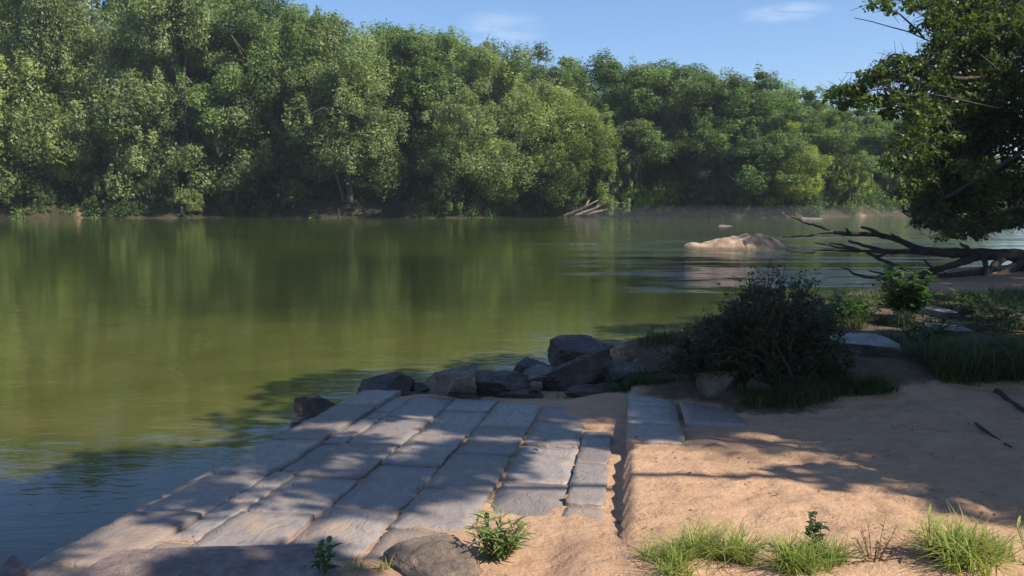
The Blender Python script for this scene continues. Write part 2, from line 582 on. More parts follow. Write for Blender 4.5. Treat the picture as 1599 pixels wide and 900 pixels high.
def build_pavement():
    rows = [
        (-0.335, -0.115, [6.15, 5.92, 5.15, 4.28, 3.6], 0.000, 0.0),
        (-0.750, -0.345, [7.08, 6.43, 5.68, 5.60, 4.70, 3.97, 3.2], 0.000, 0.0),
        (-1.172, -0.772, [7.14, 6.12, 5.23, 4.43, 3.72, 3.0], 0.002, 0.0),
        (-1.588, -1.196, [7.22, 6.68, 5.77, 4.90, 4.02, 3.3, 2.6], 0.002, 0.0),
        (-2.018, -1.606, [7.30, 6.35, 5.37, 4.53, 3.85, 3.1, 2.5], 0.004, 0.0),
        (-2.182, -2.026, [7.16, 6.52, 6.26, 5.37, 4.62, 4.0, 3.4, 2.7], 0.002, 0.0),
        (-2.560, -2.190, [7.42, 6.66, 5.38, 4.52, 3.75, 3.0, 2.4], 0.016, 0.03),
        (-2.760, -2.510, [6.55, 5.95, 5.45, 4.80, 4.25, 3.62, 2.9, 2.3], -0.060, 0.12),
        (-2.930, -2.690, [5.7, 5.1, 4.40, 3.80, 3.15, 2.5], -0.145, 0.16),
    ]
    verts, faces, tones, dusts = [], [], [], []
    sd = 1
    rs = random.Random(8)
    for v0, v1, us, top, tilt in rows:
        for a, b in zip(us, us[1:]):
            sd += 1
            gap = 0.026 if a - b > 0.12 else 0.006
            lift = top + rs.uniform(-0.008, 0.013)
            if (v0, a) == (-2.560, 7.42): lift = 0.035
            if (v0, a) == (-2.560, 6.66): lift = 0.030
            uc, vc = (a + b) / 2, (v0 + v1) / 2
            dust = 0.04 + 0.55 * sstep(4.5, 3.3, uc) + (0.08 if vc < -2.2 else 0) + rs.uniform(-0.12, 0.12)
            if vc < -1.6: dust *= 0.5
            slab(verts, faces, tones, dusts, b + gap / 2, a - gap / 2, v0, v1, lift, 0.30 if vc < -2.1 else 0.08,
                 rs.uniform(0, 1), dust, 0.009 if vc > -2.2 else 0.022, tilt, sd)
    # wall under the outer edge, so that the stones do not float over the water
    me = mesh_np('pavement', verts, faces, False, {'tone': ('FACE', tones), 'dust': ('FACE', dusts)})
    o = link('pavement', me, None, M['slate'])
    tag(o, 'boat ramp of blue grey flagstones laid in rows down to the river', None, None, 'structure')
    # raised kerb row and the flush stones right of it
    verts, faces, tones, dusts = [], [], [], []
    for a, b in zip([7.95, 6.95, 6.72, 6.02, 5.45, 4.8, 4.1, 3.5], [6.95, 6.72, 6.02, 5.45, 4.8, 4.1, 3.5, 2.9]):
        sd += 1
        slab(verts, faces, tones, dusts, b + 0.004, a - 0.004, 0.0, 0.40, 0.102 - (0.075 if b < 5.3 else 0), 0.16, rs.uniform(0.4, 1), 0.02 + 0.3 * (b < 5.6), 0.009, 0, sd)
    me = mesh_np('kerb', verts, faces, False, {'tone': ('FACE', tones), 'dust': ('FACE', dusts)})
    o = link('kerb', me, None, M['slate'])
    tag(o, 'raised row of long grey stones edging the ramp', None, None, 'structure')
    verts, faces, tones, dusts = [], [], [], []
    for a, b, v0, v1 in ((7.45, 7.0, 0.44, 0.96), (6.98, 6.1, 0.44, 0.90)):
        sd += 1
        slab(verts, faces, tones, dusts, b, a, v0, v1, 0.101, 0.1, rs.uniform(0.3, 1), 0.15, 0.008, 0, sd)
    me = mesh_np('path', verts, faces, False, {'tone': ('FACE', tones), 'dust': ('FACE', dusts)})
    o = link('path', me, None, M['slate'])
    tag(o, 'half buried flagstones beside the raised stone row', None, None, 'structure')


build_pavement()


# ---------------------------------------------------------------- tubes, leaves, rocks
def tube_arrays(paths, sides=7):
    """paths: list of [(Vector, radius), ...] -> verts, quads"""
    V, Fc = [], []
    for path in paths:
        n = len(path)
        prev = None
        ref = Vector((0.31, 0.22, 0.93)).normalized()
        for i, (p, r) in enumerate(path):
            p = Vector(p)
            a = Vector(path[max(0, i - 1)][0]); b = Vector(path[min(n - 1, i + 1)][0])
            d = (b - a)
            if d.length < 1e-6: d = Vector((0, 0, 1))
            d.normalize()
            x = d.cross(ref)
            if x.length < 0.1: x = d.cross(Vector((1, 0, 0)))
            x.normalize(); y = d.cross(x)
            ring = []
            for k in range(sides):
                an = 2 * math.pi * k / sides
                q = p + (x * math.cos(an) + y * math.sin(an)) * r
                ring.append(len(V)); V.append(tuple(q))
            if prev:
                for k in range(sides):
                    Fc.append((prev[k], prev[(k + 1) % sides], ring[(k + 1) % sides], ring[k]))
            prev = ring
        # close the tip
        c = len(V); V.append(tuple(path[-1][0]))
        for k in range(0, sides - 1, 2):
            Fc.append((prev[k], prev[k + 1], prev[(k + 2) % sides], c))
    return V, Fc


def tube_mesh(name, paths, sides=7):
    V, Fc = tube_arrays(paths, sides)
    return mesh_np(name, V, Fc, True)


def curve_path(a, b, r0, r1, n=6, bend=0.12, seed=None, sag=0.0):
    rs = random.Random(seed)
    a, b = Vector(a), Vector(b)
    L = (b - a).length
    k1 = Vector((rs.uniform(-1, 1), rs.uniform(-1, 1), rs.uniform(-1, 1))) * L * bend
    out = []
    for i in range(n + 1):
        t = i / n
        p = a.lerp(b, t) + k1 * math.sin(math.pi * t) + Vector((0, 0, sag * L * math.sin(math.pi * t)))
        if 0 < i < n:
            p += Vector((rs.uniform(-1, 1), rs.uniform(-1, 1), rs.uniform(-1, 1))) * L * 0.018
        out.append((p, r0 + (r1 - r0) * t ** 0.8))
    return out


def leaves_np(centers, normals, size, aspect, rng, droop=0.0, jit=0.35):
    """diamond leaves; centres (n,3), rough normals (n,3), size (n,)"""
    n = len(centers)
    nr = normals + rng.normal(0, jit, (n, 3))
    nr /= np.linalg.norm(nr, axis=1, keepdims=True) + 1e-9
    t = rng.normal(0, 1, (n, 3)); t[:, 2] -= droop
    t -= nr * np.sum(t * nr, axis=1, keepdims=True)
    t /= np.linalg.norm(t, axis=1, keepdims=True) + 1e-9
    b = np.cross(nr, t)
    s = size[:, None]
    fold = nr * s * 0.12
    v0 = centers - t * s * 0.5
    v1 = centers + b * s * aspect * 0.5 - fold + t * s * 0.05
    v2 = centers + t * s * 0.5 - fold * 0.6
    v3 = centers - b * s * aspect * 0.5 - fold + t * s * 0.05
    V = np.stack([v0, v1, v2, v3], 1).reshape(-1, 3)
    Fc = np.arange(n * 4, dtype=np.int32).reshape(n, 4)
    return V, Fc


def puffs_mesh(name, puffs, leaf, rng, aspect=0.5, droop=0.5, surf=0.5, up_bias=0.35, tone_spread=0.5, jit=0.6):
    """puffs: list of (center, (rx,ry,rz), nleaves, tone)"""
    C_, N_, S_, T_ = [], [], [], []
    for c, r, n, tone in puffs:
        d = rng.normal(0, 1, (n, 3))
        d /= np.linalg.norm(d, axis=1, keepdims=True)
        rad = (1 - surf) * rng.random(n) ** 0.45 + surf * (0.82 + 0.22 * rng.random(n))
        # lumpy edge
        ph = rng.random(3) * 6.28
        lump = 1 + 0.22 * np.sin(d[:, 0] * 5 + ph[0]) * np.sin(d[:, 1] * 5 + ph[1]) + 0.14 * np.sin(d[:, 2] * 9 + ph[2])
        p = d * (rad * lump)[:, None] * np.array(r)[None, :]
        p[:, 2] -= (np.abs(d[:, 0]) + np.abs(d[:, 1])) * 0.10 * r[2]
        C_.append(np.array(c)[None, :] + p)
        nn = d.copy(); nn[:, 2] += up_bias
        N_.append(nn)
        S_.append(leaf * (0.55 + 0.9 * rng.random(n) ** 1.6))
        T_.append(np.clip(tone + tone_spread * (rng.random(n) - 0.5), 0, 1))
    C_ = np.concatenate(C_); N_ = np.concatenate(N_); S_ = np.concatenate(S_); T_ = np.concatenate(T_)
    V, Fc = leaves_np(C_, N_, S_, aspect, rng, droop, jit)
    return mesh_np(name, V, Fc, False, {'tone': ('FACE', T_)})


def tree_proto(seed, H, R, style, nl=760, npuff=130, leaf=0.195):
    """a riverside tree: trunk mesh and crown mesh, origin at its foot"""
    rng = np.random.default_rng(seed)
    rs = random.Random(seed)
    puffs, tips = [], []
    nlobe = {'dome': 10, 'drape': 11, 'tall': 10, 'loose': 11}[style]
    # big lobes first, then leaf clumps over each lobe: gaps between the lobes stay dark
    lobes = []
    for i in range(nlobe):
        if i == 0:
            t, rr = 0.80, 0.10
        else:
            t = {'dome': rs.uniform(0.16, 0.72), 'drape': rs.uniform(0.10, 0.72), 'tall': rs.uniform(0.18, 0.82), 'loose': rs.uniform(0.12, 0.75)}[style]
            rr = rs.uniform(0.45, 0.72)
        prof = math.sqrt(max(0.05, 1 - ((t - 0.42) / 0.6) ** 2))
        an = i * 2.4 + rs.uniform(-0.5, 0.5)
        c = Vector((math.cos(an) * R * rr * prof, math.sin(an) * R * rr * prof, H * t))
        lr = R * rs.uniform(0.36, 0.52)
        lobes.append((c, lr))
        tips.append((c, lr))
    per = max(6, npuff // nlobe)
    for c, lr in lobes:
        lt = rs.uniform(0.2, 0.8)
        for j in range(per):
            d = Vector((rs.gauss(0, 1), rs.gauss(0, 1), rs.gauss(0.25, 1))).normalized()
            k = rs.uniform(0.55, 1.0)
            p = c + Vector((d.x * lr * k, d.y * lr * k, d.z * lr * k * (1.15 if style != 'drape' else 1.5)))
            if style == 'drape' and d.z < 0:
                p.z -= rs.uniform(0, 1.3)
            p.z = max(p.z, H * 0.045)
            p.z = min(p.z, H * 0.985)
            pr = R * rs.uniform(0.11, 0.25)
            zz = {'dome': 0.9, 'drape': 1.5, 'tall': 1.15, 'loose': 1.05}[style]
            puffs.append((tuple(p), (pr, pr, pr * zz), int(nl * rs.uniform(0.7, 1.3)), min(1, max(0, 0.45 + 0.5 * (lt - 0.5) + rs.uniform(-0.26, 0.26)))))
    # single sprays sticking out of the outline
    for j in range(120):
        c, lr = rs.choice(lobes)
        d = Vector((rs.gauss(0, 1), rs.gauss(0, 1), rs.gauss(0.5, 1))).normalized()
        p = c + d * lr * rs.uniform(1.05, 1.32)
        p.z = min(max(p.z, H * 0.05), H)
        pr = R * rs.uniform(0.05, 0.09)
        puffs.append((tuple(p), (pr, pr, pr * 2.0), int(nl * 0.13), rs.uniform(0.35, 0.9)))
    crown = puffs_mesh('crown', puffs, leaf, rng, 0.5, 1.1 if style == 'drape' else 0.7, 0.25, 0.35, 0.34)
    crown.materials.append(M['far_leaf'])
    paths = []
    lean = Vector((rs.uniform(-0.6, 0.6), rs.uniform(-0.6, 0.6), 0))
    top = Vector((0, 0, H * 0.72)) + lean
    fork = Vector((0, 0, H * 0.22)) + lean * 0.3
    paths.append(curve_path((0, 0, -0.5), fork, 0.26, 0.19, 5, 0.04, seed))
    paths.append(curve_path(fork, top, 0.19, 0.05, 7, 0.06, seed + 1))
    if style in ('loose', 'drape'):
        paths.append(curve_path((0.3, 0.2, -0.5), (R * 0.3, -0.4, H * 0.5), 0.17, 0.06, 6, 0.08, seed + 2))
        paths.append(curve_path((-0.3, 0.1, -0.5), (-R * 0.35, 0.3, H * 0.45), 0.15, 0.05, 6, 0.08, seed + 3))
    for i, (c, lr) in enumerate(tips):
        st = fork.lerp(top, rs.uniform(0.0, 0.7))
        paths.append(curve_path(st, c, 0.10, 0.03, 5, 0.1, seed + 10 + i))
        for j in range(3):
            d = Vector((rs.gauss(0, 1), rs.gauss(0, 1), rs.gauss(0, 1))).normalized()
            paths.append(curve_path(c, c + d * lr * 0.9, 0.03, 0.01, 3, 0.1, seed + 40 + i * 3 + j))
    trunk = tube_mesh('trunk', paths, 6)
    trunk.materials.append(M['far_bark'])
    return crown, trunk


# ---------------------------------------------------------------- far trees
PH, PR = 16.0, 5.2
PROTO = [tree_proto(101, PH, PR, 'dome'), tree_proto(202, PH, PR, 'drape'), tree_proto(303, PH, PR * 0.9, 'tall'),
         tree_proto(404, PH, PR, 'loose'), tree_proto(505, PH, PR, 'dome'), tree_proto(606, PH, PR, 'drape')]

PROTO += [tree_proto(711, 4.0, 2.3, 'dome', 420, 60, 0.17), tree_proto(722, 4.0, 2.4, 'loose', 420, 60, 0.17), tree_proto(733, 4.0, 2.2, 'drape', 420, 60, 0.15)]


def place_tree(px, top, back, wscale, proto, color, label, group='trees along the far bank', cat='tree', name='river_tree', rot=None, sink=0.0, Yabs=None):
    x0 = (px - 800) / F_PX * 72
    for _ in range(4):
        Y = Yabs if Yabs else float(far_edge(np.array([x0]))[0]) + back
        x0 = at_y(px, 320, Y).x
    z0 = gz(x0, Y) - sink
    zt = at_y(px, top, Y).z
    h = zt - z0
    e = empty(name, (x0, Y, z0))
    cr, tr = PROTO[proto]
    r = random.uniform(0, 6.28) if rot is None else rot
    e.rotation_euler = (0, 0, r)
    s = h / PH
    e.scale = (wscale * 1.28, wscale * 1.28, s)
    if proto >= 6:
        s = h / 4.0
        e.scale = (s * wscale, s * wscale, s)
    a = link('trunk', tr, e)
    b = link('crown', cr, e)
    b.color = (*color, 1)
    tag(e, label, cat, group)
    return e


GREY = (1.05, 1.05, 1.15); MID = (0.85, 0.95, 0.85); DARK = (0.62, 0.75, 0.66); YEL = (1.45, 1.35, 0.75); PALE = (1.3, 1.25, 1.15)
FRONT = [
    (40, -70, 3.2, 1.05, 3, PALE, 'pale grey green leafy tree at the left edge of the far bank'),
    (165, -95, 4.5, 1.05, 1, GREY, 'tall drooping grey green tree beside the pale tree at the left edge'),
    (300, -80, 3.8, 1.08, 0, GREY, 'tall full tree above the small pale shrub on the left far bank'),
    (425, -40, 3.5, 1.0, 4, MID, 'tall round headed tree standing where the treeline meets the top of the picture'),
    (545, 22, 2.2, 0.98, 5, GREY, 'drooping tree whose bright right side hangs down to the water'),
    (655, 40, 4.5, 0.95, 2, MID, 'upright tree with bare lower trunks right of the drooping tree'),
    (735, 62, 3.4, 0.85, 3, GREY, 'loose grey green tree with trailing twigs near the middle of the far bank'),
    (825, 78, 3.0, 0.95, 1, PALE, 'bushy tree with drooping branches left of the bright yellow green one'),
    (895, 150, 1.2, 0.72, 5, (1.2, 1.2, 0.85), 'yellow green tree above the driftwood on the far bank'),
    (960, 222, 1.0, 0.75, 8, MID, 'small weeping tree leaning out over the pale driftwood'),
    (985, 82, 4.5, 0.98, 0, MID, 'broad dark topped tree behind the small weeping tree'),
    (1075, 100, 4.0, 0.95, 4, DARK, 'dark round tree behind the bright green shrubs at the water'),
    (1165, 98, 3.0, 0.92, 0, DARK, 'big dome shaped dark tree above the river rock'),
    (1212, 178, 1.2, 0.55, 3, YEL, 'sunlit yellow green tree in front of the dark dome shaped tree'),
    (1285, 162, 6.0, 0.95, 2, MID, 'rounded tree in the gap right of the dark dome shaped tree'),
    (1385, 166, 6.0, 1.05, 4, MID, 'distant round tree half hidden by the overhanging branches'),
    (1325, 258, 1.5, 1.0, 7, (1.5, 1.45, 0.95), 'low pale yellow green tree at the water left of the overhanging branches'),
    (1395, 264, 1.5, 1.05, 8, (1.5, 1.45, 1.05), 'low feathery pale tree touching the overhanging branches'),
]
for i, a in enumerate(FRONT):
    place_tree(*a)
ORD = ['first', 'second', 'third', 'fourth', 'fifth', 'sixth', 'seventh', 'eighth', 'ninth', 'tenth', 'eleventh', 'twelfth', 'thirteenth', 'fourteenth', 'fifteenth', 'sixteenth']
BACK = [(-60, -110), (105, -120), (235, -110), (365, -70), (480, 6), (600, 26), (700, 42), (775, 74), (855, 76), (930, 82), (1030, 92), (1120, 98), (1200, 128), (1245, 162), (1340, 170), (1450, 174)]
for i, (px, top) in enumerate(BACK):
    place_tree(px, top + random.uniform(-4, 6), 10 + (i % 3) * 2.5, 1.1, (i * 5 + 2) % 6, random.choice([GREY, MID, DARK, MID]),
               ORD[i] + ' tree from the left in the back row across the river', 'back row of trees across the river', sink=1.6)
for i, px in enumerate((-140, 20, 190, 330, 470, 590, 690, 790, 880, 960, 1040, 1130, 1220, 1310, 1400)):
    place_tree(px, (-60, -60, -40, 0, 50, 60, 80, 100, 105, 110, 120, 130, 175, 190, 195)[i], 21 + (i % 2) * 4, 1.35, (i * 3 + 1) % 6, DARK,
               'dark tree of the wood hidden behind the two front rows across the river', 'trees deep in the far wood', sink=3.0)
# low shrubs at the foot of the trees
SHRUB = [
    (290, 296, 0.3, 1.00, 7, PALE, 'small pale sunlit shrub hanging over the left earthen bank'),
    (160, 270, 1.5, 1.30, 8, MID, 'leafy green shrub under the tall drooping tree on the left'),
    (365, 262, 1.4, 1.10, 6, MID, 'fan shaped green shrub above the brown earth bank'),
    (60, 285, 1.2, 0.95, 7, DARK, 'dark shrub below the pale tree at the left edge'),
    (235, 282, 1.3, 1.15, 8, DARK, 'dark shrub left of the small pale sunlit shrub'),
    (460, 280, 1.0, 1.00, 6, DARK, 'dark low shrub left of the drooping tree'),
    (620, 288, 2.2, 1.30, 7, DARK, 'dark low shrub in the gap under the upright tree'),
    (700, 275, 1.2, 1.10, 8, MID, 'shaded shrub under the loose tree in mid bank'),
    (800, 270, 1.0, 0.95, 6, MID, 'round shrub under the bushy drooping tree'),
    (985, 290, 0.5, 1.15, 7, (1.1, 1.35, 0.7), 'bright green shrub right of the driftwood'),
    (1042, 284, 0.7, 1.00, 8, YEL, 'yellow leaved shrub at the water below the dark round tree'),
    (1110, 278, 1.0, 1.30, 6, DARK, 'dark shrub between the yellow shrub and the sunlit tree'),
    (1150, 262, 1.2, 1.10, 7, DARK, 'dark shrub at the foot of the dome shaped tree'),
    (1262, 285, 1.5, 0.95, 8, DARK, 'dark shrub in the gap before the low pale trees'),
    (1435, 290, 2.0, 1.15, 6, MID, 'shrub just left of the hanging leaf tips on the far bank'),
]
for a in SHRUB:
    place_tree(*a, group='shrubs along the far bank', cat='shrub', name='shrub')
# far downstream bank, seen through the branches
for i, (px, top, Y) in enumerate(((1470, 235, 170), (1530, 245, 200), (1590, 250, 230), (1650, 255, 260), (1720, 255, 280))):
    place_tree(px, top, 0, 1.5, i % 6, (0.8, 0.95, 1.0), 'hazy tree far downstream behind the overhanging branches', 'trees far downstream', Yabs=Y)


def undergrowth():
    rng = np.random.default_rng(77)
    puffs = []
    rs = random.Random(3)
    for i in range(520):
        x = rs.uniform(-52, 62)
        fe = float(far_edge(np.array([x]))[0])
        back = rs.choice([rs.uniform(1.0, 3.0), rs.uniform(2.5, 12)])
        y = fe + back
        pxx = 800 + F_PX * x / y
        if back < 2.2 and (240 < pxx < 330 or 480 < pxx < 650 or 900 < pxx < 950): continue
        z = 0.5 + 1.2 * sstep(-0.6, 2.6, back) + rs.uniform(-0.1, 0.9)
        r = rs.uniform(0.4, 1.0)
        puffs.append(((x, y, z), (r * 1.1, r, r * 1.1), int(420 * r * r) + 60, rs.uniform(0.0, 0.6)))
    for i in range(170):
        x = rs.uniform(-75, 75)
        y = float(far_edge(np.array([x]))[0]) + rs.uniform(12, 32)
        r = rs.uniform(1.2, 2.2)
        puffs.append(((x, y, rs.uniform(1.5, 7.0)), (r * 1.3, r, r * 1.2), 420, rs.uniform(0.0, 0.4)))
    for i in range(420):
        x = rs.uniform(-54, 60)
        fe = float(far_edge(np.array([x]))[0])
        back = rs.uniform(-0.3, 1.1)
        y = fe + back
        pxx = 800 + F_PX * x / y
        if (235 < pxx < 340 or 470 < pxx < 640 or 890 < pxx < 950) and rs.random() < 0.85: continue
        if mn.noise((x * 0.3, 2.0, 0)) < -0.25: continue
        r = rs.uniform(0.25, 0.65)
        puffs.append(((x, y, 1.5 * sstep(-0.6, 2.6, back) + rs.uniform(0.0, 0.7)), (r * 1.1, r, r * 1.2), int(420 * r * r) + 50, rs.uniform(0.0, 0.7)))
    me = puffs_mesh('undergrowth', puffs, 0.19, rng, 0.45, 0.9, 0.15, 0.3, 0.5, 0.9)
    o = link('undergrowth', me, None, M['far_leaf'])
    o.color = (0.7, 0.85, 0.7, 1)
    tag(o, 'dim undergrowth along the top of the far bank', 'undergrowth', None, 'stuff')


undergrowth()

# ---------------------------------------------------------------- rocks
ICO = {}


def ico(sub):
    if sub not in ICO:
        import bmesh
        bm = bmesh.new()
        bmesh.ops.create_icosphere(bm, subdivisions=sub, radius=1)
        bm.verts.ensure_lookup_table()
        ICO[sub] = (np.array([v.co[:] for v in bm.verts]), np.array([[v.index for v in f.verts] for f in bm.faces]))
        bm.free()
    return ICO[sub]


def rock(name, center, size, rot, mat, seed, label, cuts=10, flat=None, group=None, sub=5, amp=0.10, cat='rock', soft=0.0):
    V, Fc = ico(sub)
    V = V.copy()
    rng = np.random.default_rng(seed)
    rs = random.Random(seed)
    dirs = [(1, 0, 0), (-1, 0, 0), (0, 1, 0), (0, -1, 0), (0, 0, 1), (0, 0, -1)]
    for i in range(6 + max(2, cuts // 3)):
        if i < 6:
            n = np.array(dirs[i], float) + rng.normal(0, 0.30, 3)
            d = rng.uniform(0.42, 0.66)
        else:
            n = rng.normal(0, 1, 3)
            d = rng.uniform(0.55, 0.78)
        n /= np.linalg.norm(n)
        k = V @ n
        over = np.clip(k - d, 0, None)
        V = V - np.outer(over * (0.985 - soft), n)
    V = V - (V.max(0) + V.min(0)) / 2
    V = V / (V.max(0))[None, :]
    if flat is not None:
        over = np.clip(V[:, 2] - flat, 0, None)
        V[:, 2] -= over * 0.94
    s1 = rs.uniform(0, 50)
    disp = np.array([amp * 0.6 * mn.noise((p[0] * 1.6 + s1, p[1] * 1.6, p[2] * 1.6)) + amp * 0.5 * abs(mn.noise((p[0] * 3.4 + s1, p[1] * 3.4, p[2] * 3.4)))
                     + amp * 0.35 * mn.noise((p[0] * 9 + s1, p[1] * 9, p[2] * 9)) + amp * 0.2 * mn.noise((p[0] * 22 + s1, p[1] * 22, p[2] * 22)) for p in V])
    V = V * (1 + disp)[:, None]
    V = V * np.array(size)[None, :]
    me = mesh_np(name, V, Fc, True)
    me.set_sharp_from_angle(angle=math.radians(16))
    o = link(name, me, None, M[mat])
    o.location = center
    o.rotation_euler = rot
    tag(o, label, cat, group)
    return o


def ground_px(px, py):
    q = at_z(px, py, 0.4)
    for _ in range(30):
        q = at_z(px, py, 0.5 * q.z + 0.5 * gz(q.x, q.y))
    return q


def rock_px(name, x0, y0, x1, y1, Y, depth, mat, seed, label, **kw):
    """a rock filling the photo box (x0,y0)-(x1,y1) at distance Y"""
    base = kw.pop('base', y1 - 0.25 * (y1 - y0))
    if Y is None: Y = ground_px((x0 + x1) / 2, base).y + depth * 0.5
    a = at_y((x0 + x1) / 2, (y0 + y1) / 2, Y)
    w = (x1 - x0) / F_PX * Y / 2 * (1.12 if kw.get('group') else 1)
    h = (y1 - y0) / F_PX * Y / 2
    rz = kw.pop('rz', 0.0)
    return rock(name, a, (w, depth, h), (kw.pop('rx', 0), kw.pop('ry', 0), rz), mat, seed, label, **kw)


RG = 'boulders along the end of the ramp'
rock_px('boulder', 464, 610, 556, 676, 7.3, 0.24, 'dark_rock', 21, 'dark blocky boulder at the waterside corner of the stone ramp', group=RG, flat=0.75)
rock_px('boulder', 562, 585, 648, 634, 7.95, 0.20, 'dark_rock', 22, 'dark pointed boulder on the ramp edge nearest the corner boulder', group=RG, cuts=12)
rock_px('boulder', 662, 570, 742, 640, 7.75, 0.22, 'brown_rock', 23, 'light brown wedge shaped boulder between two dark ones', group=RG, cuts=12)
rock_px('boulder', 728, 574, 828, 640, 7.85, 0.24, 'dark_rock', 34, 'square dark boulder with a flat top right of the light brown wedge', group=RG, flat=0.72)
rock_px('boulder', 796, 560, 866, 612, 8.45, 0.2, 'dark_rock', 25, 'small dark boulder behind the square flat topped one', group=RG)
rock_px('boulder', 862, 528, 940, 586, 8.9, 0.28, 'dark_rock', 46, 'tall dark boulder standing highest by the water', group=RG, cuts=8)
rock_px('boulder', 920, 538, 988, 578, 9.0, 0.25, 'brown_rock', 27, 'sloping brown boulder leaning on the tallest boulder', group=RG, ry=0.25)
rock_px('boulder', 836, 560, 965, 632, 8.1, 0.20, 'dark_rock', 28, 'long sloping boulder below the tallest boulder', group=RG, ry=-0.35, amp=0.14)
rock_px('boulder', 945, 564, 1050, 614, 7.95, 0.30, 'dark_rock', 59, 'dark slab sided boulder with a shiny flat top', group=RG, flat=0.7)
rock_px('boulder', 886, 598, 980, 636, 7.55, 0.18, 'dark_rock', 30, 'low flat boulder at the sandy end of the ramp', group=RG, flat=0.6)
rock_px('boulder', 1040, 560, 1100, 600, 8.3, 0.28, 'dark_rock', 31, 'dark boulder half hidden under the big bush', group=RG)
rock_px('boulder', 700, 606, 770, 644, 7.6, 0.12, 'dark_rock', 95, 'low dark stone in front of the light brown wedge', group=RG, flat=0.7)
rock_px('boulder', 775, 608, 845, 642, 7.65, 0.12, 'dark_rock', 96, 'low dark stone in front of the square flat topped boulder', group=RG)
rock_px('boulder', 600, 606, 668, 640, 7.85, 0.14, 'dark_rock', 97, 'low dark stone right of the pointed boulder', group=RG, flat=0.7)
rock_px('boulder', 958, 590, 1050, 622, 7.8, 0.16, 'dark_rock', 98, 'low dark stone below the shiny topped slab', group=RG)
rock_px('boulder', 648, 596, 690, 634, 7.95, 0.14, 'dark_rock', 91, 'small dark boulder in the gap behind the light brown wedge', group=RG)
rock_px('boulder', 815, 575, 880, 622, 8.15, 0.2, 'brown_rock', 92, 'brown boulder between the square flat topped one and the long sloping one', group=RG)
rock_px('boulder', 900, 570, 968, 606, 8.5, 0.22, 'dark_rock', 93, 'dark boulder at the back below the sloping brown boulder', group=RG)
rock_px('boulder', 1000, 552, 1062, 590, 8.7, 0.22, 'dark_rock', 94, 'dark boulder at the water behind the shiny topped slab', group=RG)
rock_px('rock', 1086, 572, 1166, 652, None, 0.22, 'brown_rock', 62, 'rounded brown rock at the left foot of the big bush', base=606)
rock_px('rock', 1158, 584, 1212, 640, None, 0.16, 'dark_rock', 63, 'small dark rock in the grass under the big bush', base=610)
rock_px('flat_rock', 1298, 518, 1390, 566, None, 0.42, 'grey_rock', 64, 'pale grey flat rock between the big bush and the leafy shrub', flat=0.5, amp=0.06, cuts=6)
rock_px('flat_rock', 1444, 476, 1492, 500, None, 0.4, 'grey_rock', 65, 'grey flat rock in the grass right of the leafy shrub', flat=0.5)
rock_px('flat_rock', 1450, 504, 1504, 530, None, 0.3, 'grey_rock', 66, 'grey stone low in the grass nearer than the other grey rock', flat=0.5)
rock_px('stone', 826, 596, 848, 612, 7.7, 0.07, 'brown_rock', 67, 'small pale stone wedged between the dark boulders')
rock_px('stone', 738, 622, 754, 631, 7.3, 0.05, 'brown_rock', 68, 'little reddish stone on the edge of the ramp')
rock_px('stone', 455, 652, 482, 664, 7.1, 0.09, 'brown_rock', 69, 'pale flat stone at the waterline below the corner boulder', flat=0.4)
rock_px('stone', -18, 884, 34, 912, 3.15, 0.14, 'purple_rock', 70, 'reddish stone in the water at the lower left corner')
# near rocks at the bottom of the picture
rock('slab_rock', (-1.30, 3.28, 0.42), (0.66, 0.32, 0.15), (0.0, 0.03, 0.05), 'purple_rock', 71, 'broad purple brown slab lying at the bottom of the ramp', flat=0.55, cuts=7, amp=0.06)
rock('boulder', (-0.33, 3.34, 0.40), (0.21, 0.20, 0.145), (0.1, -0.15, 0.4), 'brown_rock', 72, 'round weathered brown boulder beside the leafy weed', cuts=5, amp=0.09, soft=0.3)
rock('flat_rock', (0.45, 3.20, 0.46), (0.34, 0.26, 0.05), (0, 0, 0.2), 'brown_rock', 75, 'low brown rock in the sand at the bottom edge', flat=0.5)
# rocks in the river
Yr = 34.0
a = at_z(1158, 389, 0)
Yr = a.y


def river_hump():
    prof = [(1072, 0), (1078, 4), (1092, 6), (1108, 5), (1124, 11), (1140, 15), (1158, 17), (1176, 19), (1190, 23), (1202, 22), (1214, 17), (1226, 11), (1238, 5), (1246, 0)]
    k = Yr / F_PX
    xs = np.linspace(1070, 1248, 90)
    ts = np.linspace(-1, 1, 30)
    V, n = [], len(ts)
    for x in xs:
        h = float(np.interp(x, [p[0] for p in prof], [p[1] for p in prof])) * k * 0.74
        for t in ts:
            X = (x - 1160) * k
            yy = t * 1.1 * (0.45 + 0.55 * math.sqrt(max(0, 1 - ((x - 1159) / 92) ** 2)))
            z = h * max(0, 1 - abs(t + 0.1 * math.sin(X * 2)) ** 2.6) * 1.12 + 0.06 * (1 - t * t)
            nz = 0.10 * mn.noise((X * 1.6, yy * 1.6, 3)) + 0.07 * mn.noise((X * 4, yy * 3, 9)) + 0.05 * abs(mn.noise((X * 7 - yy * 3, yy * 6, 1)))
            V.append((X, yy + 0.06 * mn.noise((X * 3, t * 3, 5)), z + nz * (0.2 + min(1, h / 0.4)) * (1 - t * t * 0.7) - 0.04 * abs(t) - 0.22 * abs(t) ** 5 - 0.15 * max(0, abs(X / (88 * k)) - 0.85) / 0.15))
    idx = np.arange(len(xs) * n).reshape(len(xs), n)
    Fc = np.stack([idx[:-1, :-1], idx[1:, :-1], idx[1:, 1:], idx[:-1, 1:]], -1).reshape(-1, 4)
    o = link('river_rock', mesh_np('river_rock', V, Fc, True), None, M['river_rock'])
    o.location = (at_z(1160, 389, 0).x, Yr + 0.9, 0)
    tag(o, 'large pink and black rock hump in the middle of the river', 'rock')


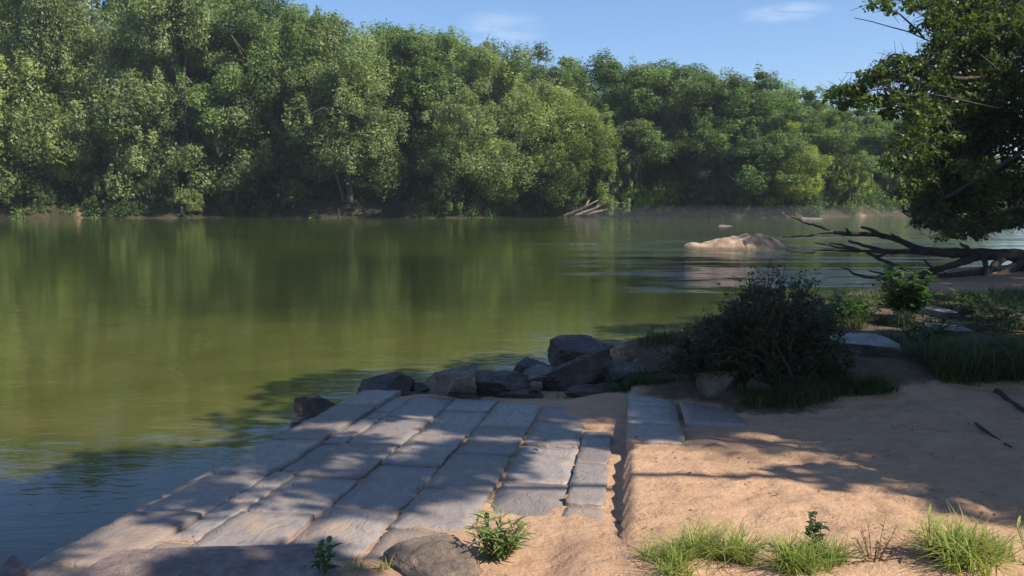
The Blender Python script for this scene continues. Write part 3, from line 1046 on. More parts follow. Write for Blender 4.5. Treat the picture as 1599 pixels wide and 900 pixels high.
river_hump()
a2 = at_z(1092, 386, 0)
rock('river_rock', (a2.x, a2.y, -0.05), (0.55, 0.4, 0.12), (0, 0, 0.2), 'purple_rock', 82, 'low pink ledge at the left end of the large river rock', cuts=5)
a2 = at_z(1134, 353, 0)
rock('river_rock', (a2.x, a2.y, -0.06), (0.62, 0.4, 0.13), (0, 0, 0), 'purple_rock', 83, 'small pale rock upstream behind the large river rock', cuts=6)
a2 = at_z(1268, 342, 0)
rock('river_rock', (a2.x, a2.y, -0.05), (1.0, 0.5, 0.14), (0, 0, 0), 'purple_rock', 84, 'thin pale rock near the far bank behind the fallen branches', cuts=6)
a2 = at_z(930, 338, 0)
rock('river_rock', (a2.x, a2.y - 0.2, 0.0), (0.9, 0.5, 0.25), (0, 0, 0), 'brown_rock', 85, 'pale rock at the water below the driftwood', cuts=6)


# ---------------------------------------------------------------- fallen tree
def fp(zx, zy, Y=18.0):
    return at_y(1200 + zx / 4, 320 + zy / 4, Y)


def fallen_tree():
    base = fp(1700, 330, 18.3)
    e = empty('fallen_tree', (base.x, base.y, 0.2))
    tag(e, 'dark bare fallen tree reaching from the sand spit over the river', 'fallen tree')

    def limb(pts, r0, r1, y0, y1, name='branch'):
        n = len(pts)
        path = []
        for i, (zx, zy) in enumerate(pts):
            t = i / (n - 1)
            p = fp(zx, zy, y0 + (y1 - y0) * t) - e.location
            path.append((p, r0 + (r1 - r0) * t))
        # subdivide with small knots
        out = []
        rs = random.Random(int(sum(q[0] for q in pts)))
        for (p, r), (q, s) in zip(path, path[1:]):
            for k in range(4):
                t = k / 4
                j = Vector((rs.uniform(-1, 1), rs.uniform(-1, 1), rs.uniform(-1, 1))) * 0.012
                out.append((p.lerp(q, t) + j, (r + (s - r) * t) * rs.uniform(0.9, 1.12)))
        out.append(path[-1])
        me = tube_mesh(name, [out], 9)
        me.materials.append(M['dark_bark'])
        return link(name, me, e)

    limb([(1760, 320), (1596, 318), (1480, 312), (1330, 306), (1200, 304), (1100, 300), (1000, 290), (940, 276)], 0.17, 0.075, 18.4, 18.0, 'trunk')
    limb([(945, 278), (800, 215), (690, 187), (500, 178), (400, 170), (330, 175), (250, 195), (90, 202)], 0.075, 0.014, 18.0, 17.6)
    limb([(410, 172), (300, 130), (220, 110), (140, 75)], 0.035, 0.010, 17.8, 18.6)
    limb([(700, 190), (655, 160), (585, 140)], 0.05, 0.030, 17.9, 17.5)
    limb([(510, 178), (485, 150)], 0.03, 0.018, 17.8, 17.6)
    limb([(812, 222), (770, 180)], 0.03, 0.016, 18.0, 17.7)
    limb([(1265, 300), (1240, 265), (1205, 245)], 0.05, 0.028, 18.1, 17.7)
    limb([(1000, 296), (920, 295), (740, 292), (620, 262), (500, 224)], 0.07, 0.030, 17.9, 18.6)
    limb([(740, 292), (580, 287), (450, 248), (380, 244)], 0.045, 0.014, 18.2, 18.8)
    limb([(590, 288), (430, 264), (290, 236)], 0.03, 0.013, 18.4, 18.0)
    limb([(570, 292), (430, 287), (290, 284)], 0.025, 0.011, 18.3, 17.6)
    limb([(290, 296), (230, 301), (110, 285)], 0.022, 0.010, 17.7, 17.9)
    limb([(610, 292), (700, 342), (780, 375), (880, 410)], 0.035, 0.045, 18.3, 17.6)
    limb([(680, 325), (740, 298)], 0.03, 0.035, 18.0, 18.1)
    limb([(1345, 318), (1200, 362), (1060, 405), (950, 440)], 0.085, 0.07, 18.1, 17.4)
    limb([(1040, 405), (1000, 372), (975, 345)], 0.03, 0.02, 17.5, 17.2)
    limb([(1420, 400), (1300, 420), (1200, 437), (1000, 447)], 0.08, 0.05, 18.0, 17.5)
    limb([(1520, 455), (1400, 468), (1200, 470), (1000, 462), (800, 470), (650, 502)], 0.08, 0.02, 18.1, 17.2)
    limb([(760, 462), (650, 456), (540, 435), (500, 405), (455, 390)], 0.04, 0.012, 17.4, 17.3)
    limb([(560, 440), (600, 450), (690, 462)], 0.03, 0.02, 17.4, 17.3)
    limb([(820, 436), (720, 430), (630, 410)], 0.04, 0.014, 17.6, 17.3)
    limb([(1120, 440), (1090, 410)], 0.02, 0.012, 17.6, 17.4)
    limb([(1335, 300), (1352, 350), (1365, 400), (1350, 460)], 0.05, 0.06, 18.0, 17.7, 'root')
    limb([(1480, 320), (1430, 360), (1390, 410), (1330, 450)], 0.10, 0.05, 18.3, 17.8, 'root')
    limb([(1600, 330), (1540, 390), (1460, 440), (1360, 470)], 0.14, 0.07, 18.4, 17.8, 'root')
    limb([(1640, 350), (1600, 430), (1540, 470)], 0.12, 0.08, 18.4, 17.9, 'root')


fallen_tree()


def driftwood():
    p0 = at_z(905, 337, 0.1)
    Y = p0.y - 0.3
    e = empty('driftwood', (p0.x, Y, 0.0))
    tag(e, 'pale bare driftwood branches lying at the foot of the yellow green tree', 'driftwood')
    for i, pts in enumerate([[(880, 338), (905, 328), (925, 318), (940, 310)], [(898, 337), (930, 326), (952, 314), (968, 318)],
                             [(915, 336), (938, 330), (960, 326), (975, 327)], [(925, 333), (936, 318), (948, 306)], [(890, 336), (915, 322), (922, 310)]]):
        path = []
        for k, (x, y) in enumerate(pts):
            path.append((at_y(x, y, Y - 0.3 * k / 3) - e.location, 0.14 - 0.032 * k))
        me = tube_mesh('branch', [path], 6)
        me.materials.append(M['drift_wood'])
        link('branch', me, e)


driftwood()


# sticks in the sand
def stick(pts, r, label, mat='dark_bark'):
    path = []
    for k, (x, y) in enumerate(pts):
        q = at_z(x, y, 0.42)
        z = gz(q.x, q.y)
        q = at_z(x, y, z)
        path.append((Vector((q.x, q.y, gz(q.x, q.y) + r * 0.6)), r * (1 - 0.5 * k / (len(pts) - 1))))
    c = path[0][0].copy()
    out = []
    for (p, a), (q, b) in zip(path, path[1:]):
        for t in (0, 0.33, 0.66):
            out.append((p.lerp(q, t) - c + Vector((0, 0, random.uniform(-1, 1) * r * 0.3)), (a + (b - a) * t) * random.uniform(0.8, 1.15)))
    out.append((path[-1][0] - c, path[-1][1]))
    o = link('stick', tube_mesh('stick', [out], 7), None, M[mat])
    o.location = c
    tag(o, label, 'stick')


stick([(1524, 663), (1548, 681), (1580, 700)], 0.012, 'dark stick lying on the shaded sand below the root')
stick([(1558, 612), (1580, 628), (1604, 648)], 0.03, 'thick dark root breaking out of the sand at the right edge')
stick([(1450, 505), (1500, 509), (1560, 509)], 0.016, 'pale straight stick in the grass behind the leafy shrub', 'drift_wood')


# fallen leaves and twigs on the stones and sand
def fallen_leaf(px, py, size, label, lift=0.0):
    q = at_z(px, py, 0.35)
    for _ in range(3):
        u, v = uv_of(q.x, q.y)
        z = max(gz(q.x, q.y), ramp_z(u) + 0.006 if (v < -0.1 and v > -2.5) else -9) + lift
        q = at_z(px, py, z)
    n = 6
    V, Fc = [], []
    for i in range(n + 1):
        t = i / n
        w = math.sin(math.pi * min(1, t * 0.95 + 0.03)) ** 0.8 * 0.30
        cz = 0.10 * math.sin(t * 3.1) + 0.04
        V += [((t - 0.5), -w, cz + 0.10), ((t - 0.5), 0, cz), ((t - 0.5), w, cz + 0.12)]
    for i in range(n):
        b = i * 3
        Fc += [(b, b + 3, b + 4, b + 1), (b + 1, b + 4, b + 5, b + 2)]
    V = np.array(V) * size
    me = mesh_np('fallen_leaf', V, Fc, True, {'tone': ('FACE', np.full(len(Fc), random.random()))})
    o = link('fallen_leaf', me, None, M['dry_leaf'])
    o.location = (q.x, q.y, q.z + 0.004)
    o.rotation_euler = (random.uniform(-.1, .1), random.uniform(-.1, .1), random.uniform(0, 6))
    tag(o, label, 'leaf', 'dry leaves on the ramp and sand')


fallen_leaf(886, 779, 0.06, 'pale curled leaf in the joint beside the right hand stone row')
fallen_leaf(836, 705, 0.05, 'dark curled leaf in the middle of a blue grey flagstone')
fallen_leaf(653, 766, 0.035, 'tiny dry leaf at the near corner of a long flagstone')
fallen_leaf(964, 818, 0.04, 'small dry leaf on the raised stone edge in the sun')
fallen_leaf(1252, 698, 0.05, 'dry leaf on the dappled sand right of the half buried stones')


# ---------------------------------------------------------------- near plants
def blades(name, spots, mat, rng, h, w, bend, spread, n, tone=(0, 1), parent=None, seg=4):
    """grass blades as curved tapering strips, spots: (x,y,z) centres in local space"""
    V, Fc, T = [], [], []
    for (cx, cy, cz, hs) in spots:
        for _ in range(n):
            a = rng.uniform(0, 6.283); r = spread * math.sqrt(rng.random())
            x, y = cx + math.cos(a) * r, cy + math.sin(a) * r
            hh = h * hs * rng.uniform(0.45, 1.15)
            d = rng.uniform(0, 6.283)
            bx, by = math.cos(d), math.sin(d)
            bd = bend * rng.uniform(0.2, 1.3)
            px_, py_ = -by, bx
            ww = w * rng.uniform(0.6, 1.2)
            tn = rng.uniform(*tone)
            b0 = len(V)
            for i in range(seg + 1):
                t = i / seg
                k = hh * bd * t * t
                zz = hh * (t - 0.35 * bd * t * t)
                wi = ww * (1 - t) ** 0.6 * 0.5
                V.append((x + bx * k - px_ * wi, y + by * k - py_ * wi, cz + zz))
                V.append((x + bx * k + px_ * wi, y + by * k + py_ * wi, cz + zz))
            for i in range(seg):
                q = b0 + i * 2
                Fc.append((q, q + 1, q + 3, q + 2)); T.append(tn)
    me = mesh_np(name, V, Fc, True, {'tone': ('FACE', T)})
    return link(name, me, parent, M[mat])


def lance_leaf(V, Fc, T, p, d, up, L, W, tone, curl=0.5):
    """one lance shaped folded leaf from p along d"""
    d = d.normalized()
    s = d.cross(up)
    if s.length < 0.05: s = d.cross(Vector((1, 0, 0)))
    s.normalize()
    n = s.cross(d).normalized()
    b0 = len(V)
    K = 5
    for i in range(K + 1):
        t = i / K
        w = W * (math.sin(math.pi * (t * 0.93 + 0.06)) ** 0.75) * 0.5
        c = p + d * L * t - n * (curl * L * t * t * 0.5)
        V += [tuple(c - s * w + n * w * 0.4), tuple(c), tuple(c + s * w + n * w * 0.4)]
    for i in range(K):
        q = b0 + i * 3
        Fc += [(q, q + 3, q + 4, q + 1), (q + 1, q + 4, q + 5, q + 2)]
        T += [tone, tone]


def leafy_plant(name, loc, label, cat, stems, height, spread, leafL, leafW, per, mat, seed, lean=(0, 0), curl=0.6, group=None, tone=(0, 1)):
    rs = random.Random(seed)
    e = empty(name, loc)
    tag(e, label, cat, group)
    paths, V, Fc, T = [], [], [], []
    for i in range(stems):
        a = rs.uniform(0, 6.283)
        r = spread * math.sqrt(rs.random())
        h = height * rs.uniform(0.5, 1.05)
        tip = Vector((math.cos(a) * r + lean[0] * h, math.sin(a) * r + lean[1] * h, h))
        root = Vector((math.cos(a) * r * 0.25, math.sin(a) * r * 0.25, -0.03))
        mid = root.lerp(tip, 0.5) + Vector((-math.cos(a), -math.sin(a), 0.3)) * r * 0.12
        pth = []
        for k in range(6):
            t = k / 5
            pth.append((root * (1 - t) ** 2 + mid * 2 * t * (1 - t) + tip * t * t, 0.0045 * (1 - 0.7 * t) * height / 0.3 * 0.5 + 0.0008))
        paths.append(pth)
        for j in range(per):
            t = 0.25 + 0.75 * (j + rs.random() * 0.5) / per
            t = min(t, 1)
            p = root * (1 - t) ** 2 + mid * 2 * t * (1 - t) + tip * t * t
            az = rs.uniform(0, 6.283)
            d = Vector((math.cos(az), math.sin(az), rs.uniform(0.1, 0.9)))
            lance_leaf(V, Fc, T, p, d, Vector((0, 0, 1)), leafL * rs.uniform(0.6, 1.2), leafW * rs.uniform(0.7, 1.2), rs.uniform(*tone), curl * rs.uniform(0.3, 1.3))
    st = tube_mesh('stem', paths, 5); st.materials.append(M['stem'])
    s = link('stem', st, e)
    me = mesh_np('foliage', V, Fc, True, {'tone': ('FACE', T)})
    link('foliage', me, e, M[mat])
    return e


# weed beside the round boulder
q = Vector((-0.06, 3.46, gz(-0.06, 3.46)))
leafy_plant('weed_plant', q, 'bushy green weed with narrow leaves growing beside the round boulder', 'plant', 26, 0.20, 0.15, 0.085, 0.014, 9, 'weed_leaf', 5)
leafy_plant('weed_plant', Vector((-0.80, 3.26, 0.50)), 'small broad leaved weed in front of the purple brown slab', 'plant', 6, 0.13, 0.06, 0.06, 0.022, 6, 'shrub_leaf', 6)
# grass clumps on the bottom edge
rg = random.Random(12)
GG = 'sunlit grass clumps along the bottom edge'


def grass_clump(loc, label, rx, h, n, tone=(0.1, 1), ry=0.08, w=0.006):
    spots = []
    cl = [(rg.uniform(-rx, rx), rg.uniform(-ry, ry), rg.uniform(0.55, 1.15)) for _ in range(max(2, n // 8))]
    for i in range(int(n * 0.8)):
        cx_, cy_, ch_ = rg.choice(cl)
        x = cx_ + rg.gauss(0, 0.035)
        y = cy_ + rg.gauss(0, 0.03)
        spots.append((x, y, gz(loc[0] + x, loc[1] + y) - loc[2] - 0.01, ch_ * rg.uniform(0.7, 1.1)))
    o = blades('grass_clump', spots, 'grass_blade', rg, h, w, 1.25, 0.035, 22, tone)
    o.location = loc
    tag(o, label, 'grass', GG)
    return o


def on_ground(x, y):
    return Vector((x, y, gz(x, y)))


grass_clump(on_ground(0.92, 3.27), 'broad bright grass clump left of the dark leaved weed', 0.30, 0.21, 60, (0.1, 1), 0.11)
grass_clump(on_ground(1.36, 3.22), 'low green grass clump round the foot of the dark leaved weed', 0.22, 0.16, 36, (0, 0.7), 0.10)
grass_clump(on_ground(1.88, 3.24), 'pale yellow green grass clump near the lower right corner', 0.24, 0.20, 48, (0.3, 1), 0.10, 0.008)
grass_clump(on_ground(-0.56, 3.36), 'few thin blades of grass between the slab and the round boulder', 0.06, 0.12, 3)
leafy_plant('weed_plant', on_ground(1.33, 3.34), 'dark leaved upright weed standing above the grass', 'plant', 7, 0.20, 0.06, 0.045, 0.022, 9, 'bush_leaf', 8, tone=(0.6, 1))
leafy_plant('weed_plant', on_ground(1.56, 3.30), 'thin brownish weed stalks right of the dark leaved weed', 'plant', 14, 0.17, 0.14, 0.025, 0.010, 6, 'dry_leaf', 9)
leafy_plant('weed_plant', on_ground(1.82, 3.30), 'pale broad bladed weed rising from the yellow green clump', 'plant', 6, 0.19, 0.08, 0.09, 0.014, 4, 'grass_blade', 10, tone=(0.7, 1))
leafy_plant('weed_plant', on_ground(2.22, 3.25), 'tall pale grass stalk leaning at the lower right corner', 'plant', 4, 0.20, 0.12, 0.08, 0.011, 3, 'grass_blade', 13, lean=(-0.2, 0), tone=(0.5, 1))

# shaded grass on the bank by the bush
def bank_grass():
    STONES = [(q_.x, q_.y, 0.45, 0.9) for q_ in (ground_px(1344, 556), ground_px(1468, 494), ground_px(1476, 524))]
    rs = random.Random(31)
    spots = []
    tries = 0
    while len(spots) < 3300 and tries < 60000:
        tries += 1
        x = rs.uniform(0.9, 11); y = rs.uniform(6.2, 14)
        if tries % 3 == 0: x = rs.uniform(0.9, 5.5); y = float(lip_y(np.array([x]))[0]) + rs.uniform(0.0, 0.6)
        ly = float(lip_y(np.array([x]))[0])
        if y < ly - 0.05 + 0.35 * mn.noise((x * 2, y * 2, 1)): continue
        if float(shore_sdf(np.array([x]), np.array([y]))[0]) < 0.25: continue
        if mn.noise((x * 1.3, y * 1.3, 4)) < -0.12 and y - ly > 0.45: continue
        if x > 0.62 * y + 2.2: continue
        if mn.noise((x * 2.6, y * 1.9, 14)) < -0.05 and y - ly > 0.3: continue
        if any(abs(x - a) < c and -d < y - b < 0.5 for a, b, c, d in STONES): continue
        u_, v_ = uv_of(x, y)
        if u_ < 7.5 and v_ < 0.97: continue
        near_lip = y - ly < 0.6
        hs = 0.45 if near_lip and x < 3 else rs.uniform(0.6, 1.3)
        spots.append((x, y, gz(x, y) - 0.01, hs))
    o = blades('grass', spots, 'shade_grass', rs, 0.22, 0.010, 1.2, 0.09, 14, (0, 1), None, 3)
    tag(o, 'shaded grass on the bank between the bush and the sand', 'grass', None, 'stuff')


bank_grass()


def big_bush():
    q = ground_px(1190, 592)
    BY = q.y
    q.z -= 0.03
    e = empty('bush', q)
    tag(e, 'large dark tangled bush with arching twigs behind the boulders', 'bush')
    rs = random.Random(14)
    rng = np.random.default_rng(14)
    paths, C_, N_ = [], [], []
    # outline in photo pixels: x -> highest y
    ox = [1030, 1050, 1078, 1106, 1138, 1163, 1183, 1205, 1235, 1258, 1280, 1298, 1318, 1338]
    oy = [574, 556, 522, 494, 470, 450, 440, 432, 424, 438, 466, 484, 508, 548]
    for i in range(260):
        px = rs.uniform(1036, 1332)
        ty = np.interp(px, ox, oy)
        py = ty + (585 - ty) * rs.random() ** 1.5 * 0.95
        Yt = BY + rs.uniform(-0.75, 0.75) * (1 - 0.5 * abs(px - 1190) / 150)
        tip = at_y(px, py, Yt) - q
        root = Vector((rs.uniform(-0.25, 0.3), rs.uniform(-0.25, 0.25), 0))
        mid = root.lerp(tip, 0.55) + Vector((0, 0, 0.25 * (tip - root).length))
        pth = []
        for k in range(8):
            t = k / 7
            p = root * (1 - t) ** 2 + mid * 2 * t * (1 - t) + tip * t * t
            pth.append((p, 0.011 * (1 - 0.85 * t) + 0.0012))
        paths.append(pth)
        # side twigs and leaves
        for j in range(11):
            t = rs.uniform(0.12, 1)
            p = root * (1 - t) ** 2 + mid * 2 * t * (1 - t) + tip * t * t
            d = Vector((rs.gauss(0, 1), rs.gauss(0, 1), rs.gauss(-0.1, 0.8))).normalized() * rs.uniform(0.06, 0.20)
            if t > 0.9: d *= 0.6
            paths.append([(p, 0.003), (p + d * 0.5 + Vector((0, 0, 0.01)), 0.002), (p + d, 0.001)])
            for k in range(12):
                c = p + d * (k / 11) + Vector((rs.gauss(0, 0.018), rs.gauss(0, 0.018), rs.gauss(0, 0.018)))
                C_.append(tuple(c)); N_.append((rs.gauss(0, 0.6), rs.gauss(0, 0.6), 1))
    for i in range(46):
        px = rs.uniform(1050, 1320)
        ty = np.interp(px, ox, oy)
        b0 = at_y(px, ty + 25, BY + rs.uniform(-0.4, 0.4)) - q
        b1 = b0 + Vector(((px - 1190) / 150 * 0.16 + rs.gauss(0, 0.07), rs.gauss(0, 0.05), rs.uniform(0.10, 0.34) * (1 - 0.5 * abs(px - 1200) / 150)))
        paths.append([(b0, 0.004), (b0.lerp(b1, 0.5) + Vector((0.01, 0, 0)), 0.003), (b1, 0.001)])
        for k in range(16):
            c = b0.lerp(b1, rs.random()) + Vector((rs.gauss(0, 0.02), rs.gauss(0, 0.02), rs.gauss(0, 0.02)))
            C_.append(tuple(c)); N_.append((rs.gauss(0, 0.6), rs.gauss(0, 0.6), 1))
    st = tube_mesh('stem', paths, 4); st.materials.append(M['dark_bark'])
    link('stem', st, e)
    C_, N_ = np.array(C_), np.array(N_)
    V, Fc = leaves_np(C_, N_, 0.034 * (0.6 + 0.8 * rng.random(len(C_))), 0.5, rng, 0.3, 0.5)
    me = mesh_np('foliage', V, Fc, False, {'tone': ('FACE', rng.random(len(C_)))})
    link('foliage', me, e, M['bush_leaf'])


big_bush()

# leafy shrub by the water and smaller shaded plants
def leafy_shrub():
    q = ground_px(1412, 498)
    Y = q.y
    top = at_y(1412, 418, Y).z - q.z
    leafy_plant('leafy_shrub', q, 'upright leafy green shrub in front of the fallen tree', 'shrub', 34, top, 0.36, 0.13, 0.07, 14, 'shrub_leaf', 17, curl=0.8)


leafy_shrub()
PG = 'shaded plants on the bank'
for i, (px, py, Y, h, sp, lab) in enumerate([
        (1318, 505, 10.6, 0.38, 0.3, 'bright leaved plant at the water right of the big bush'),
        (1345, 498, 11.4, 0.30, 0.35, 'low green plant left of the upright leafy shrub'),
        (1520, 500, 11.0, 0.40, 0.45, 'green plant on the bank right of the grey flat rocks'),
        (1570, 520, 9.8, 0.45, 0.4, 'coarse plant near the right edge above the thick root'),
        (1300, 590, 7.4, 0.22, 0.22, 'small leafy plant in front of the pale grey flat rock'),
        (1445, 540, 9.0, 0.30, 0.35, 'low leafy plant in the grass below the nearer grey stone')]):
    q = ground_px(px, py)
    leafy_plant('bank_plant', q, lab, 'plant', 18, h, sp, 0.11, 0.045, 7, 'shrub_leaf', 60 + i, group=PG, tone=(0, 0.7))
for i, (px, py, Y, lab) in enumerate([(838, 620, 7.6, 'grass tuft growing between the dark boulders'),
                                      (888, 622, 7.5, 'grass tuft at the foot of the low flat boulder'),
                                      (1040, 556, 9.4, 'green grass tuft by the water left of the big bush')]):
    q = at_y(px, py, Y)
    o = blades('grass_tuft', [(0, 0, 0, 1.0), (0.05, 0, 0, 0.8), (-0.05, 0.02, 0, 0.8)], 'weed_leaf' if i < 2 else 'shrub_leaf', rg, 0.16, 0.009, 1.2, 0.07, 26, (0.2, 1))
    o.location = q - Vector((0, 0, 0.04))
    tag(o, lab, 'grass', 'grass tufts among the boulders')
# long drooping grass at the right edge
q = ground_px(1565, 572)
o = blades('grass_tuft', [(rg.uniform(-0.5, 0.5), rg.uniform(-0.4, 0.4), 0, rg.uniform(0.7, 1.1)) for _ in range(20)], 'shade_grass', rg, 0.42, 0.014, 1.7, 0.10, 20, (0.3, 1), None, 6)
o.location = q
tag(o, 'long drooping grass at the right edge above the sand', 'grass', 'grass tufts among the boulders')


def litter():
    rs = random.Random(66)
    V, Fc, T = [], [], []
    n = 0
    while n < 900:
        x = rs.uniform(-2.0, 5.5); y = rs.uniform(3.2, 8.0)
        u, v_ = uv_of(x, y)
        if v_ < -0.1 and rs.random() < 0.75: continue
        if mn.noise((x * 1.4, y * 1.4, 20)) < -0.1 and rs.random() < 0.8: continue
        z = gz(x, y)
        if -2.6 < v_ < -0.1: z = max(z, ramp_z(u) + 0.004)
        if 0 < v_ < 0.42 and u > 5.3: z = max(z, ramp_z(u) + 0.104)
        a = rs.uniform(0, 6.283)
        if rs.random() < 0.45:
            L, W = rs.uniform(0.02, 0.09), rs.uniform(0.0015, 0.004)
        else:
            L, W = rs.uniform(0.008, 0.028), rs.uniform(0.004, 0.014)
        d = Vector((math.cos(a), math.sin(a), rs.uniform(-0.05, 0.15)))
        lance_leaf(V, Fc, T, Vector((x, y, z + 0.005)), d, Vector((0, 0, 1)), L, W, rs.random(), rs.uniform(-0.4, 0.4))
        n += 1
    o = link('litter', mesh_np('litter', V, Fc, True, {'tone': ('FACE', T)}), None, M['litter'])
    tag(o, 'specks of leaf litter and broken twigs strewn on the sand', 'litter', None, 'stuff')


litter()

# ---------------------------------------------------------------- near trees
SUN_DIR = Vector((math.sin(math.radians(SUN_AZ)) * math.cos(math.radians(SUN_EL)), math.cos(math.radians(SUN_AZ)) * math.cos(math.radians(SUN_EL)), math.sin(math.radians(SUN_EL))))


def near_tree(name, foot, puffs, label, group, leaf, seed, trunk_r=0.28, mat='near_leaf', extra=None, fork_h=4.0, nlimb=7, tone_spread=0.6, surf=0.3):
    """trunk outside the picture, limbs worked out towards the given leaf clumps (world positions)"""
    rs = random.Random(seed)
    rng = np.random.default_rng(seed)
    foot = Vector(foot)
    e = empty(name, foot)
    tag(e, label, 'tree', group)
    P = [Vector(p[0]) - foot for p in puffs]
    fork = Vector((rs.uniform(-.3, .3), rs.uniform(-.3, .3), fork_h))
    paths = [curve_path((0, 0, -0.5), fork, trunk_r, trunk_r * 0.75, 6, 0.03, seed)]
    # cluster the clumps round a few limb ends
    ends = rs.sample(P, min(nlimb, len(P)))
    for _ in range(4):
        grp = [[] for _ in ends]
        for p in P:
            k = min(range(len(ends)), key=lambda i: (ends[i] - p).length)
            grp[k].append(p)
        ends = [sum(g, Vector()) / len(g) if g else ends[i] for i, g in enumerate(grp)]
    ex_ = [[(Vector(a) - foot, r) for a, r in pth] for pth in (extra or [])]
    paths += ex_
    for i, (en, g) in enumerate(zip(ends, grp)):
        if not g: continue
        limb = curve_path(fork, en, trunk_r * 0.45, trunk_r * 0.16, 8, 0.07, seed + i, 0.06)
        paths.append(limb)
        nodes = [q_ for q_ in limb[3:]] + [q_ for e_ in ex_ for q_ in e_]
        g = sorted(g, key=lambda p: min((q_[0] - p).length for q_ in nodes))
        for j, p in enumerate(g):
            st = min(nodes, key=lambda q_: (q_[0] - p).length)
            b = curve_path(st[0], p, min(st[1] * 0.6, 0.04), 0.007, 5, 0.08, seed * 7 + j, 0.03)
            paths.append(b)
            nodes.append((p, 0.018))
            for _ in range(3):
                d = Vector((rs.gauss(0, 1), rs.gauss(0, 1), rs.gauss(0, .7))).normalized() * 0.4
                paths.append([(p, 0.008), (p + d * 0.5, 0.005), (p + d, 0.003)])
    tm = tube_mesh('trunk', paths, 6); tm.materials.append(M['dark_bark'])
    link('trunk', tm, e)
    loc = [(tuple(p), pf[1], pf[2], pf[3]) for p, pf in zip(P, puffs)]
    cm = puffs_mesh('crown', loc, leaf, rng, 0.75, 0.6, surf, 0.5, tone_spread, 0.7)
    link('crown', cm, e, M[mat])
    return e


def overhang():
    rs = random.Random(55)
    puffs = []
    edge_y = [-60, 0, 60, 90, 130, 160, 200, 250, 300, 335, 350, 372]
    edge_x = [1400, 1440, 1470, 1462, 1446, 1440, 1430, 1432, 1424, 1440, 1455, 1500]
    for i in range(470):
        py = rs.uniform(-70, 316)
        if py < 70 and rs.random() < 0.55: continue
        ex = np.interp(py, edge_y, edge_x)
        px = rs.uniform(ex + 30, 1850) if rs.random() < 0.75 else rs.uniform(ex + 22, ex + 110)
        Y = 20.5 + rs.uniform(-2.2, 2.6)
        r = rs.uniform(0.25, 0.62)
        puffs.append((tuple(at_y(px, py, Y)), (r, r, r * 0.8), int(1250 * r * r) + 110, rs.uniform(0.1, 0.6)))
    # outer sprays, most with sunlight put into a lighter leaf tone
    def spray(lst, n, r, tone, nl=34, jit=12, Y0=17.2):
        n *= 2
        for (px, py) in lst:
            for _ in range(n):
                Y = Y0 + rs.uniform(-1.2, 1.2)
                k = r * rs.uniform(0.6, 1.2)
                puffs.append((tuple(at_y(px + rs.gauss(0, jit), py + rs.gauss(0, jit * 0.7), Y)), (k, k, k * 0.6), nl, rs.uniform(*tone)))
    spray([(1318, 158), (1338, 130), (1355, 118), (1380, 112), (1395, 98), (1408, 92), (1425, 112), (1375, 150), (1405, 150), (1425, 150), (1340, 158), (1300, 150), (1365, 160), (1390, 165), (1415, 165)], 2, 0.2, (0.6, 1), 40, 8)
    spray([(1380, 5), (1400, 12), (1425, 22), (1450, 12), (1475, 25), (1500, 8), (1520, 30), (1550, 10), (1580, 28), (1460, 40), (1490, 50), (1540, 50), (1420, 2), (1590, 2)], 2, 0.20, (0.6, 1))
    spray([(1308, 146), (1325, 140), (1345, 142), (1362, 128), (1372, 108), (1385, 126), (1402, 118), (1412, 100), (1420, 130), (1350, 150), (1330, 152), (1395, 140), (1440, 105), (1450, 120)], 2, 0.17, (0.5, 1), 30, 7)
    spray([(1400, 170), (1430, 180), (1455, 175), (1425, 205), (1450, 190), (1470, 215), (1440, 230), (1410, 225), (1460, 245), (1430, 262), (1395, 250), (1420, 290), (1450, 275), (1500, 255), (1520, 280), (1540, 270)], 2, 0.26, (0.7, 1), 40, 10)
    spray([(1440, 335), (1465, 345), (1480, 352), (1500, 350), (1520, 356), (1545, 352), (1570, 345), (1590, 340), (1475, 366), (1530, 364), (1510, 345), (1555, 338)], 2, 0.17, (0.1, 0.6), 26, 7)
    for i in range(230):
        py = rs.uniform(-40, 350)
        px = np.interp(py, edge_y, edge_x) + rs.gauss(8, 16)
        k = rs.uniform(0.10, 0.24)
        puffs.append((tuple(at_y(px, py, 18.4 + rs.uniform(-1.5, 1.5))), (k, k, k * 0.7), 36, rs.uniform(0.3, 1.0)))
    for i in range(150):
        px = rs.uniform(1432, 1620)
        py = rs.uniform(328, 350) + 24 * max(0, 1 - abs(px - 1515) / 70) * rs.random()
        k = rs.uniform(0.10, 0.2)
        puffs.append((tuple(at_y(px, py, 19.6 + rs.uniform(-1.5, 1.5))), (k, k, k * 0.8), 30, rs.uniform(0.1, 0.6)))
    # bare twigs against the sky
    def tw(pts, r0, r1, Y=17.6):
        n = len(pts)
        return [(at_y(x, y, Y), r0 + (r1 - r0) * i / (n - 1)) for i, (x, y) in enumerate(pts)]
    extra = [tw([(1500, 95), (1470, 72), (1446, 62), (1420, 50), (1390, 42), (1362, 34), (1334, 28)], 0.020, 0.007),
             tw([(1444, 60), (1425, 40), (1405, 22), (1384, 14)], 0.025, 0.010),
             tw([(1560, 110), (1500, 60), (1460, 35), (1420, 12)], 0.020, 0.007),
             tw([(1560, 170), (1480, 152), (1420, 142), (1370, 140), (1320, 150), (1300, 152)], 0.020, 0.007),
             tw([(1460, 85), (1440, 80)], 0.02, 0.01),
             tw([(1600, 320), (1540, 340), (1490, 362), (1470, 372)], 0.03, 0.006)]
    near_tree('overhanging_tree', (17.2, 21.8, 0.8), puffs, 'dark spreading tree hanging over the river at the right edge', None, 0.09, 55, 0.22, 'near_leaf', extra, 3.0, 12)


overhang()


